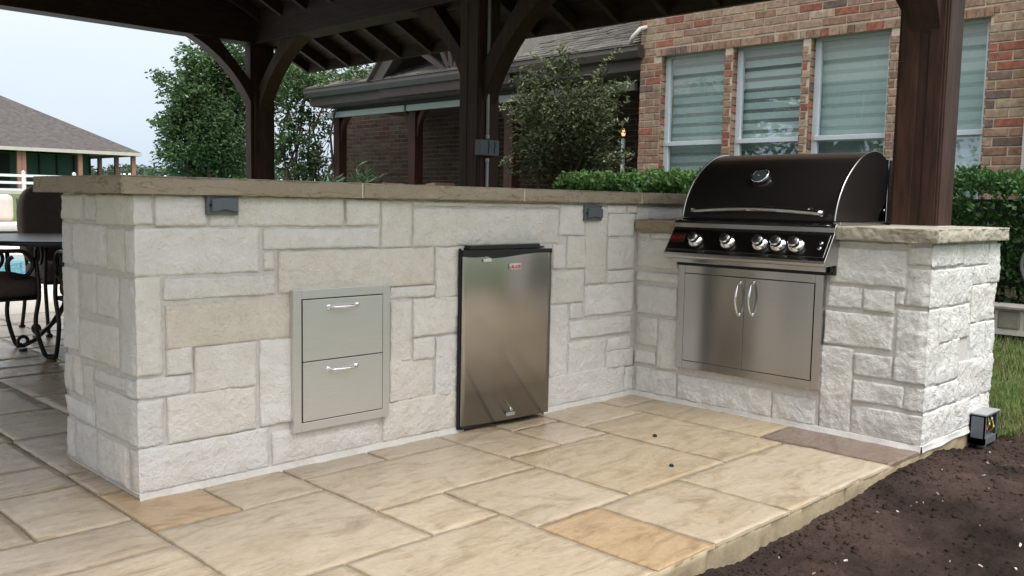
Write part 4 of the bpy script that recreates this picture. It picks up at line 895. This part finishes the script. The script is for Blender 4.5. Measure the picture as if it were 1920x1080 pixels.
# lamp on the porch
Lp=on(1169,250,0,XP+.1); lam=empty('porch_torch',(Lp.x,Lp.y,.36),'slim patio torch glowing orange in the porch beside the brick corner','lamp')
m=MB(); m.tube([(Lp.x,Lp.y,.36),(Lp.x,Lp.y,Lp.z-.05)],.022,10); m.build('pole',M_PIPE,lam)
m=MB(); m.lathe((Lp.x,Lp.y,Lp.z-.06),(0,0,1),[(0,.015),(.02,.035),(.03,.035)],12); m.lathe((Lp.x,Lp.y,Lp.z+.05),(0,0,1),[(0,.04),(.02,.02)],12); m.build('lantern_frame',M_IRON,lam)
m=MB(); m.lathe((Lp.x,Lp.y,Lp.z-.03),(0,0,1),[(0,.014),(.03,.022),(.06,.014),(.08,.004)],12); m.build('flame',M_FLAME,lam)
# porch chair with pale blue cushion, seen through the bush
pc_=on(1112,300,0,XP+.45); ch_=empty('porch_chair',(pc_.x,pc_.y,.36),'patio chair with pale blue cushion half hidden behind the flowering bush','chair')
m=MB(); m.box((pc_.x-.06,pc_.y-.26,.80),(pc_.x+.02,pc_.y+.26,1.40)); m.build('back_cushion',simple('pale_blue_cushion',(.30,.38,.48),.9),ch_,bevel=.04,seg=3)
m=MB(); m.box((pc_.x-.55,pc_.y-.28,.72),(pc_.x-.02,pc_.y+.28,.82)); m.build('seat_cushion',simple('pale_blue_seat',(.30,.38,.48),.9),ch_,bevel=.03,seg=3)
for dx,dy in ((-.52,-.27),(-.52,.27),(0,-.27),(0,.27)):
    m=MB(); m.tube([(pc_.x+dx,pc_.y+dy,.36),(pc_.x+dx,pc_.y+dy,.95 if dx else 1.42)],.014,8); m.build('leg',M_IRON,ch_)
# bench/table pieces beyond the counter cap (brown shapes by the porch)
bt=on(720,337,0,5.9); bs=empty('porch_bench',(bt.x+.55,bt.y,.36),'low brown bench with curved seat standing in front of the porch wall','bench')
m=MB(); n=8
pr=[(bt.x+.55,bt.y+.55-i*1.1/n,1.155+.05*math.cos(math.pi*2*i/n)) for i in range(n+1)]; 
for a,b in zip(pr[:-1],pr[1:]): m.beam(a,b,.35,.05)
m.build('seat',simple('tan_bench',(.28,.18,.13),.6),bs)
for dy in (-.45,.45):
    m=MB(); m.box((bt.x+.40,bt.y+dy-.03,.36),(bt.x+.70,bt.y+dy+.03,1.15)); m.build('leg',M_WOODRED,bs)

# ------------------------------------------------------------------ planting
def leaf(mb,p,s,col,dirv=None,asp=.5):
    d=Vector(dirv) if dirv is not None else Vector((random.gauss(0,1),random.gauss(0,1),random.gauss(0,.6)))
    if d.length<1e-3: d=Vector((1,0,0))
    d=d.normalized(); n=Vector((random.gauss(0,1),random.gauss(0,1),random.gauss(.6,1))); sd=d.cross(n)
    if sd.length<1e-3: sd=Vector((0,0,1))
    sd=sd.normalized()*s*asp*.5; f=d.cross(sd).normalized()*s*.12; p=Vector(p); b0=len(mb.v); mb.col=col
    mb.v+=[tuple(p),tuple(p+d*s*.5+sd+f),tuple(p+d*s),tuple(p+d*s*.5-sd+f),tuple(p+d*s*.5)]
    mb.face((b0,b0+1,b0+4)); mb.face((b0+1,b0+2,b0+4)); mb.face((b0+2,b0+3,b0+4)); mb.face((b0+3,b0,b0+4))
def mixc(a,b,t): return tuple(x+(y-x)*t for x,y in zip(a,b))
def crown(mb,blobs,n,size,c1,c2,pale=None,pp=.05,shell=.55,gap=-.22):
    vol=[b[3]*b[4]*b[5] for b in blobs]; tot=sum(vol)
    for b,v in zip(blobs,vol):
        k=int(n*v/tot); bc=random.random()
        for _ in range(k):
            while 1:
                d=Vector((random.uniform(-1,1),random.uniform(-1,1),random.uniform(-1,1)))
                if .05<d.length<1: break
            d=d.normalized()*(random.uniform(shell,1.0) if random.random()<.75 else random.random()); q=Vector((b[0]+d.x*b[3],b[1]+d.y*b[4],b[2]+d.z*b[5]))
            if noise.noise(q*3.2)<gap: continue
            c=mixc(c1,c2,min(1,max(0,bc*.4+.6*random.random())))
            if pale and random.random()<pp: c=pale
            leaf(mb,q,size*random.uniform(.6,1.3),c,dirv=Vector((d.x+random.gauss(0,.8),d.y+random.gauss(0,.8),random.gauss(-.2,.6))))
def limb(mb,a,b,r0,r1,k=5,wob=.06):
    a=Vector(a);b=Vector(b); pts=[];rs=[]
    for i in range(k+1):
        t=i/k; pts.append(a+(b-a)*t+Vector((random.gauss(0,wob),random.gauss(0,wob),0))*math.sin(math.pi*t)*(b-a).length*.5); rs.append(r0+(r1-r0)*t)
    mb.tube(pts,rs,7); return pts
def tree(name,base,blobs,n,size,c1,c2,label,cat='tree',stems=5,pale=None,pp=.05,group=None,r=.05,twigs=40,shell=.55,gap=-.22):
    t=empty(name,base,label,cat,group); tb=MB(); B=Vector(base)
    for s in range(stems):
        bl=blobs[s%len(blobs)]; tip=Vector((bl[0]+random.uniform(-.3,.3)*bl[3],bl[1]+random.uniform(-.3,.3)*bl[4],bl[2]+.3*bl[5])); a=B+Vector((random.uniform(-.12,.12),random.uniform(-.12,.12),0)); p=limb(tb,a,tip,r,r*.3,7)
        for _ in range(max(1,twigs//stems)):
            q=random.choice(p[2:]); bb=random.choice(blobs); e=Vector((bb[0]+random.uniform(-.8,.8)*bb[3],bb[1]+random.uniform(-.8,.8)*bb[4],bb[2]+random.uniform(-.5,.9)*bb[5])); limb(tb,q,q+(e-q)*.8,r*.25,r*.06,4,.04)
    tb.build('trunk',M_BARK,t); cm=MB(); crown(cm,blobs,n,size,c1,c2,pale,pp,shell,gap); cm.build('crown',M_LEAF,t); return t
def pxblob(px,py,ax,val,ru,rv,rd): # ellipsoid centre from a pixel on a plane, radii in metres
    c=on(px,py,ax,val); return (c.x,c.y,c.z,ru,ru if rd is None else rd,rv)
# left tree
yy=10.2
B1=[pxblob(*b) for b in ((385,250,1,yy,.62,.62,.6),(345,280,1,yy,.40,.40,.4),(350,180,1,yy,.42,.42,.4),(400,170,1,yy+.4,.55,.55,.5),(430,115,1,yy+.2,.50,.42,.5),(365,115,1,yy,.33,.30,.3),(440,220,1,yy+.5,.55,.6,.5),(500,150,1,yy+.8,.6,.6,.6),(330,225,1,yy,.28,.28,.3),(410,310,1,yy,.5,.35,.5),(340,310,1,yy,.22,.2,.25),(470,300,1,yy+.6,.5,.45,.5),(395,80,1,yy+.1,.25,.2,.25))]
for _ in range(16): B1.append(pxblob(random.choice((300,308,318,330,345,360))+random.uniform(-5,6),random.uniform(90,320),1,yy,random.uniform(.10,.2),random.uniform(.07,.13),None))
c0=on(420,330,1,yy); tree('shade_tree',(c0.x,c0.y,-.06),B1,36000,.07,(.020,.052,.018),(.095,.17,.055),'leafy green tree behind the far pavilion corner post on the left',stems=4,pale=(.5,.5,.45),pp=.002,r=.07,twigs=40,shell=.35,gap=-.32)
yy=9.3
B2=[pxblob(*b) for b in ((560,150,1,yy,.40,.35,.4),(600,150,1,yy-.3,.45,.28,.4),(545,200,1,yy,.32,.35,.3),(590,230,1,yy,.30,.32,.3),(560,290,1,yy,.42,.40,.4),(600,310,1,yy,.40,.3,.35),(640,150,1,8.0,.35,.18,.3),(530,260,1,yy,.25,.4,.3),(660,135,1,7.4,.28,.15,.3))]
c0=on(575,330,1,yy); tree('corner_tree',(c0.x,c0.y,-.06),B2,5200,.085,(.025,.055,.018),(.08,.15,.045),'darker multi stemmed tree with sky gaps at the porch corner',stems=8,pale=(.6,.6,.55),pp=.002,r=.032,twigs=48)
# crape myrtle
BX=5.0
B3=[]
for b in ((1060,230,.50,.42),(1020,200,.34,.30),(1090,180,.34,.25),(1060,130,.24,.20),(1120,230,.35,.35),(1000,150,.22,.16),(1030,290,.38,.30),(1090,300,.40,.28),(1130,150,.22,.12),(985,215,.16,.16),(1140,290,.22,.22),(1060,100,.09,.10),(980,310,.16,.14)):
    c=on(b[0],b[1],0,BX); B3.append((c.x+random.uniform(-.15,.15),c.y,c.z,b[2]*.8,b[2],b[3]))
cb=on(1060,345,0,BX); bush=tree('flowering_bush',(BX,cb.y,.2),B3,11500,.045,(.024,.036,.013),(.068,.088,.031),'tall loose olive green bush with pale leaf tips in front of the porch','bush',stems=8,pale=(.20,.22,.12),pp=.045,r=.018,twigs=60,shell=.3)
# long arching sprays
for (a,b) in (((1100,170),(1160,92)),((1120,190),(1188,152)),((1110,250),(1178,228)),((1130,300),(1190,290)),((1060,110),(1050,84)),((1000,250),(940,200)),((985,180),(935,205)),((1040,130),(995,105)),((960,300),(938,312))):
    A=on(a[0],a[1],0,BX-.15); B=on(b[0],b[1],0,BX-.25)
    sp=MB(); sp.col=(.06,.045,.03); sp.tube([A.lerp(B,i/12)+Vector((0,0,.03*math.sin(math.pi*i/12))) for i in range(13)],.0035,6)
    for i in range(26):
        t=i/25; p=A.lerp(B,t)+Vector((0,0,.03*math.sin(math.pi*t))); 
        for _ in range(2): leaf(sp,p+Vector((random.gauss(0,.012),)*3),.038,random.choice(((.20,.24,.12),(.10,.14,.05),(.30,.32,.22))))
    sp.build('spray',M_LEAF,bush)
# hedges
def hedge(name,x0,x1,y0,y1,z0,z1,n,size,c1,c2,label,rough=.05):
    h=empty(name,((x0+x1)/2,(y0+y1)/2,z0),label,'hedge'); m=MB()
    for _ in range(n):
        x=random.uniform(x0,x1); y=random.uniform(y0,y1); f=random.random()
        if f<.45: z=z1+rough*1.6*noise.noise((x*3,y*3,1))+random.uniform(-.07,.03)
        elif f<.85: x=x0+random.uniform(-.03,.05)+rough*noise.noise((y*4,random.random()*.1,2)); z=random.uniform(z0+.1,z1)
        else: z=random.uniform(z0+.15,z1-.03)
        x+=rough*noise.noise((y*4,z*4,2)); t=random.random(); q=Vector((x,y,z))
        if noise.noise(q*7)<-.3: continue
        leaf(m,q,size*random.uniform(.6,1.3),mixc(c1,c2,t),dirv=Vector((random.gauss(-.5,.7),random.gauss(0,.7),random.gauss(.5,.6))),asp=.6)
    for _ in range(n//300):
        x=random.uniform(x0,x1);y=random.uniform(y0,y1)
        for k in range(12): leaf(m,(x+random.gauss(0,.01),y+random.gauss(0,.01),z1+.005*k+.01),size*.8,c2,asp=.6)
    m.build('foliage',M_LEAF,h)
    m=MB(); 
    y=y0+.1
    while y<y1-.05: limb(m,((x0+x1)/2+random.uniform(-.1,.1),y,z0),((x0+x1)/2+random.uniform(-.2,.2),y+random.uniform(-.1,.1),z1-.1),.014,.006,3); y+=.14
    m.build('stems',M_BARK,h)
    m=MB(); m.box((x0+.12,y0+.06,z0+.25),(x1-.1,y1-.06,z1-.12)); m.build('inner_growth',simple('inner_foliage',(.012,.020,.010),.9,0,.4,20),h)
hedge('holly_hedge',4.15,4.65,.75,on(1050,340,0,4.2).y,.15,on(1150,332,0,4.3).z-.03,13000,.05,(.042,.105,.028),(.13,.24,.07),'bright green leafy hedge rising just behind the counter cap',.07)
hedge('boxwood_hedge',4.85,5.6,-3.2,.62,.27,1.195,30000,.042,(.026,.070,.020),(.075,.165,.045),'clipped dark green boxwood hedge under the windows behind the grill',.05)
# oleander-like plant
pl=on(665,330,0,5.7); op=empty('long_leaved_shrub',(5.7,pl.y,.28),'shrub with long narrow grey green leaves by the porch post','shrub')
m=MB(); st=MB()
for _ in range(26):
    bx=5.7+random.gauss(0,.22); by=pl.y+random.gauss(0,.40); zt=random.uniform(.95,1.42); limb(st,(5.7+random.gauss(0,.05),pl.y+random.gauss(0,.1),.28),(bx,by,zt),.008,.004,4)
    for k in range(30):
        z=zt-random.random()*.4; a=random.uniform(0,6.3); leaf(m,(bx,by,z),.17,random.choice(((.07,.11,.06),(.11,.16,.09),(.05,.09,.045))),dirv=Vector((math.cos(a),math.sin(a),random.uniform(.2,1.2))),asp=.14)
m.build('leaves',M_LEAF,op); st.build('stems',M_BARK,op)
# stone edging of the bed on the right and hose pipe
ed=empty('bed_edging',(4.68,-1.2,.25),'low rubble stone edging along the bed under the boxwood hedge','edging')
XE_=4.62; zt5=on(1892,574,0,XE_).z; zb5=on(1892,613,0,XE_).z; zc5=zt5-.022
m=MB(); y=-3.2
while y<1.2:
    w=random.uniform(.07,.16); m.col=random.choice(((.26,.18,.11),(.28,.26,.22),(.30,.21,.13),(.24,.215,.19),(.27,.20,.14)))
    m.box((XE_+random.uniform(-.012,.008),y+.005,zb5-.02),(4.78,y+w-.005,zc5-random.uniform(.003,.012))); y+=w
m.build('stones',M_EDGE,ed,bevel=.016,seg=3)
m=MB(); m.box((XE_+.012,-3.2,zb5-.05),(4.80,1.2,zc5-.004)); m.build('mortar_bed',M_MORTAR,ed)
m=MB(); y=-3.2
while y<1.2: m.box((XE_-.02,y+.002,zc5),(4.82,y+.30-.002,zt5)); y+=.30
m.build('coping',simple('grey_coping',(.24,.225,.20),.8,0,.25,14,.5,40),ed,bevel=.006)
hp=on(1914,495,0,4.82); m=MB(); hose=[]
for i in range(14): 
    t=i/13; hose.append((4.82,hp.y+.03*math.sin(t*math.pi)-.035,hp.z+.10-.2*t))
m.tube(hose,.011,10); tag(m.build('irrigation_pipe',simple('grey_pipe',(.13,.13,.125),.5)),'bent grey pipe rising in front of the boxwood hedge at the right edge','pipe')
gb=MB(); gb.box((4.79,-3.3,.10),(6.0,3.6,zc5)); tag(gb.build('planting_bed',M_SOIL),kind='structure')

# ------------------------------------------------------------------ pool side
dk=MB(); 
for a,b in (((-9,5.305,-.10),(6.6,8.9,-.004)),((-9,13.3,-.10),(6.6,17.4,-.004)),((5.6,8.9,-.10),(6.6,13.3,-.004)),((-9,8.9,-.10),(-8,13.3,-.004))): dk.box(a,b)
tag(dk.build('pool_deck',M_DECK),kind='structure')
m=MB(); m.box((-8,8.9,-.40),(5.6,13.3,-.06)); tag(m.build('pool_water',M_WATER),kind='structure')
m=MB(); m.box((-60,41.5,.92),(24,42.5,1.10)); tag(m.build('kerb_strip',M_KERB),kind='structure')
# cream lounge chair beyond the pool
lc=on(12,420,1,14.2); lo=empty('lounge_chair',(lc.x,14.2,0),'cream cushioned lounge chair standing beyond the pool','chair')
m=MB(); m.box((lc.x-.45,14.35,.50),(lc.x+.18,14.55,.97)); m.build('back_cushion',M_CREAM,lo,bevel=.09,seg=4)
m=MB(); m.box((lc.x-.45,13.75,.36),(lc.x+.32,14.45,.50)); m.build('seat_cushion',M_CREAM,lo,bevel=.05,seg=4)
m=MB()
for dx in (-.42,.30):
    m.tube([(lc.x+dx,13.8,0),(lc.x+dx,13.8,.36),(lc.x+dx,14.5,.36),(lc.x+dx,14.62,.9)],.018,8); m.tube([(lc.x+dx,14.5,0),(lc.x+dx,14.5,.36)],.018,8)
m.tube([(lc.x-.42,13.8,.34),(lc.x+.30,13.8,.34)],.018,8); m.tube([(lc.x-.42,13.8,.22),(lc.x+.30,13.8,.22)],.012,8); m.build('frame',M_IRON,lo)
# second lounge further right, only a sliver: skip

# dining set
TX,TY,TH=1.02,3.45,.715
tb=empty('patio_table',(TX,TY,0),'round dark metal patio table with scrolled iron pedestal','table')
m=MB(); m._lathe(Vector((TX,TY,0)),Vector((0,0,1)),[(TH-.002,.0001),(TH-.002,.60),(TH,.66),(TH-.004,.675),(TH-.03,.675),(TH-.032,.655),(TH-.012,.64),(TH-.012,.0001)],64); m.build('table_top',simple('charcoal_table',(.035,.042,.055),.33,.1,.08,20),tb)
for k in range(4):
    a=k*math.pi/2+R(200); dx,dy=math.cos(a),math.sin(a); m=MB(); pts=[]
    for r_,z in ((.10,.69),(.05,.55),(.05,.40),(.10,.26),(.20,.14),(.32,.06),(.40,.035)): pts.append((TX+dx*r_,TY+dy*r_,z))
    m.tube(pts,.014,8); q=[]
    for i in range(12):
        t=i/11*math.pi*1.7; q.append((TX+dx*(.40+.035*math.sin(t)),TY+dy*(.40+.035*math.sin(t)),.035+.03*(1-math.cos(t))))
    m.tube(q,.011,8); m.tube([(TX+dx*.40,TY+dy*.40,0),(TX+dx*.40,TY+dy*.40,.02)],.025,10); m.build('leg',M_IRON,tb)
m=MB(); m.tube([(TX,TY,.12),(TX,TY,.70)],.03,12); m.build('column',M_IRON,tb)
def spline(p,n=6):
    p=[Vector(q) for q in p]; o=[]
    for i in range(len(p)-1):
        a=p[max(0,i-1)];b=p[i];c=p[i+1];d=p[min(len(p)-1,i+2)]
        for j in range(n):
            t=j/n; o.append(.5*((2*b)+(-a+c)*t+(2*a-5*b+4*c-d)*t*t+(-a+3*b-3*c+d)*t**3))
    return o+[p[-1]]
def iron_chair(label):
    t=empty('dining_chair',(0,0,0),label,'chair','cushioned iron chairs around the patio table')
    # local: faces +Y, width along X
    m=MB(); m.smooth=True
    def cushion(mb,cx,cy,cz,a,b,c,tilt=0,e=.35):
        n0=len(mb.v); nu,nv=28,14; sg=lambda v,p: math.copysign(abs(v)**p,v)
        for j in range(nv+1):
            ph=-math.pi/2+math.pi*j/nv
            for i in range(nu):
                th=2*math.pi*i/nu; x=a*sg(math.cos(ph),.45)*sg(math.cos(th),e); y=b*sg(math.cos(ph),.45)*sg(math.sin(th),e); z=c*sg(math.sin(ph),.7)
                y2=y*math.cos(tilt)-z*math.sin(tilt); z2=y*math.sin(tilt)+z*math.cos(tilt); mb.v.append((cx+x,cy+y2,cz+z2))
        for j in range(nv):
            for i in range(nu):
                i2=(i+1)%nu; mb.face((n0+j*nu+i,n0+j*nu+i2,n0+(j+1)*nu+i2,n0+(j+1)*nu+i))
    cushion(m,0,.02,.435,.28,.30,.078); m.build('seat_cushion',M_CUSH,t,local=True)
    m=MB(); m.smooth=True; cushion(m,0,-.265,.76,.285,.085,.31,R(8),.28); m.build('back_cushion',M_CUSH,t,local=True)
    m=MB(); m.tube([(-.27,-.26,.375),(.27,-.26,.375),(.29,0,.375),(.27,.27,.375),(-.27,.27,.375),(-.29,0,.375)],.013,8,close=True)
    m.tube(spline([(-.23,-.27,.38),(-.23,-.35,.7),(-.21,-.40,.95),(0,-.42,1.0),(.21,-.40,.95),(.23,-.35,.7),(.23,-.27,.38)]),.013,8); m.build('frame',M_IRON,t,local=True)
    for s in (-1,1):
        m=MB(); m.tube(spline([(s*.27,.26,.62),(s*.285,.27,.40),(s*.275,.25,.22),(s*.28,.29,.04),(s*.285,.32,.012)]),.0135,8); m.lathe((s*.285,.32,0),(0,0,1),[(0,.02),(.012,.024),(.028,.012)],10); m.build('leg',M_IRON,t,local=True)
        m=MB(); m.tube(spline([(s*.26,-.27,.40),(s*.27,-.24,.2),(s*.275,-.30,.012)]),.0135,8); m.lathe((s*.275,-.30,0),(0,0,1),[(0,.02),(.012,.024),(.028,.012)],10); m.build('leg',M_IRON,t,local=True)
        m=MB(); pts=[(s*.25,-.33,.66),(s*.285,-.15,.665),(s*.29,.10,.66)]
        for i in range(16):
            a=R(90)-i/15*R(330); rr=.085-.045*i/15*.6; pts.append((s*.29,.16+rr*math.cos(a),.575+rr*math.sin(a)))
        m.tube(spline(pts,3),.012,8); m.build('arm',M_IRON,t,local=True)
    return t
proto=iron_chair('brown cushioned iron chair nearest the pool side with its scrolled arm facing the camera')
def ctree(o,parent=None):
    c=o.copy(); COL.objects.link(c); c.parent=parent
    for ch in o.children: ctree(ch,c)
    return c
CH=[(.36,3.22,-90,None),(1.25,4.14,180,'brown cushioned iron chair beyond the table, tall back rising above the tabletop'),(.985,2.60,0,'brown cushioned iron chair mostly hidden behind the end of the stone counter')]
for i,(x,y,a,lb) in enumerate(CH):
    o=proto if i==0 else ctree(proto); o.location=(x,y,0); o.rotation_euler=(0,0,R(a))
    if lb: o['label']=lb

# ------------------------------------------------------------------ barn, fence, far trees
YB=58.0; XC=24.4; ZE=3.8; G=1.25
bn=empty('green_barn',(15,YB+6,G),'long green metal barn with grey hip roof and open porch posts in the distance','barn')
dep=16; xl=-8
m=MB(); h=dep/2; z1=ZE+.55*h
P=[(xl,YB,ZE),(XC,YB,ZE),(XC,YB+dep,ZE),(xl,YB+dep,ZE),(xl+h,YB+h,z1),(XC-h,YB+h,z1)]
m.v+=P; 
for f in ((0,1,5,4),(1,2,5),(2,3,4,5),(3,0,4),(3,2,1,0)): m.face(f)
m.build('roof',M_BARNROOF,bn)
m=MB()
for a,b in (((xl,YB-.03,ZE-.22),(XC+.03,YB+.02,ZE-.005)),((XC-.02,YB+.02,ZE-.22),(XC+.03,YB+dep,ZE-.005))): m.box(a,b)
m.build('fascia',M_KERB,bn)
xw=on(170,310,1,YB+3.2).x
m=MB(); m.box((xl,YB+3.2,G-.3),(xw,YB+dep-2,ZE-.2)); 
m.build('wall',M_GREEN,bn)
m=MB()
for px in (75,108,140,170): 
    x=on(px,310,1,YB+3.17).x; m.box((x-.10,YB+3.12,G),(x,YB+3.199,ZE-.25))
m.build('wall_seams',M_DARK,bn)
m=MB(); x=on(18,310,1,YB+3.15).x; m.box((xl+1,YB+3.13,G-.2),(x,YB+3.198,ZE-.3)); m.build('doorway',M_DARK,bn)
for px in (36,44,150,250):
    x=on(px,310,1,YB+.4).x; m=MB(); m.box((x-.13,YB+.3,G-.3),(x+.13,YB+.55,ZE-.2)); m.build('post',M_BPOST,bn)
for py_ in (3.0,6.0,9.0): m=MB(); m.box((XC-.55,YB+py_,G-.3),(XC-.3,YB+py_+.25,ZE-.2)); m.build('post',M_BPOST,bn)
fn=empty('rail_fence',(11,47.5,1.1),'white three rail vinyl fence in front of the distant barn','fence')
YF=47.5; xa=on(44,330,1,YF).x; zt_=on(44,321,1,YF).z; step=on(139,330,1,YF).x-xa
for k in range(-3,7):
    x=xa+k*step; m=MB(); m.box((x-.075,YF-.065,zt_-1.35),(x+.075,YF+.065,zt_-.05)); m.prism([Vector((x-.085,YF-.08,zt_-.05)),Vector((x+.085,YF-.08,zt_-.05)),Vector((x,YF-.08,zt_+.04))],(0,.16,0)); m.build('post',M_WHITE,fn)
for dz in (.16,.52,.88): m=MB(); m.box((xa-3*step,YF-.03,zt_-dz-.13),(xa+6*step,YF+.03,zt_-dz)); m.build('rail',M_WHITE,fn)
for px in (233,243):
    q=on(px,325,1,YF+2); m=MB(); m.lathe((q.x,YF+2,1.0),(0,0,1),[(0,.20),(q.z-1.0-.35,.20),(q.z-1.0,.05)],10)
    tag(m.build('marker_cone',M_WHITE),'small pale pointed cap seen over the counter beside the barn porch','marker','pale pointed caps beyond the counter')
# far trees
def fartree(px,py,y,w,h,lab):
    c=on(px,py,1,y); base=(c.x,y,1.2); t=empty('distant_tree',base,lab,'tree','trees on the far skyline'); m=MB(); bl=[]
    for _ in range(7): bl.append((c.x+random.uniform(-.5,.5)*w,y+random.uniform(-.3,.3)*w,c.z-h*random.uniform(.15,.8),w*.35,w*.35,h*.35))
    crown(m,bl,1500,.55,(.035,.065,.04),(.07,.11,.06)); m.build('crown',M_LEAF,t); m=MB(); m.tube([(c.x,y,1),(c.x,y,c.z-h*.3)],.25,6); m.build('trunk',M_BARK,t)
far=[(150,318,'left'),(178,312,'mid'),(204,305,'tall'),(232,318,'low'),(258,316,'r'),(285,315,'r2'),(310,317,'r3'),(335,319,'r4'),(370,318,'r5'),(440,318,'r6'),(500,318,'r7'),(545,320,'r8'),(120,320,'')]
labs=['distant tree in the gap left of the barn porch posts','distant tree between barn wall and first porch post','tallest distant tree, framed by the two middle barn porch posts','low distant tree left of the barn corner post','distant tree just right of the barn corner post','distant round tree beside the barn eave tip','distant low tree right of the barn eave','distant tree touching the leafy tree\'s left edge','distant tree behind the leafy tree\'s lower left','distant tree low behind the leafy tree trunk','distant tree low behind the corner post','distant tree seen low between corner post and porch','distant tree hidden behind the barn wall']
for (px,py,_),lb in zip(far,labs): fartree(px,py,105+random.uniform(-6,6),random.uniform(4.5,6.5),random.uniform(2.6,3.6),lb)
# trees behind the camera that show only in steel and glass
def mirror_tree(x,y,h,w):
    bl=[(x+random.uniform(-.5,.5)*w,y+random.uniform(-.5,.5)*w,h*random.uniform(.35,.85),w*.4,w*.4,h*.22) for _ in range(7)]
    tree('yard_tree',(x,y,-.06),bl,1500,.30,(.03,.07,.02),(.08,.15,.04),'broad green yard tree on the lawn behind the photographer','tree',stems=3,group='yard trees behind the photographer',r=.12,twigs=9)
for x,y,h,w in ((-9,11,5,3.2),(-5.5,16,5.5,3),(-9,-20,6,4),(-2,-26,7,5),(6,-30,7,5),(14,-24,6,4.5),(-16,-14,6,4),(-22,2,7,5),(-24,12,7,5)): mirror_tree(x,y,h,w)
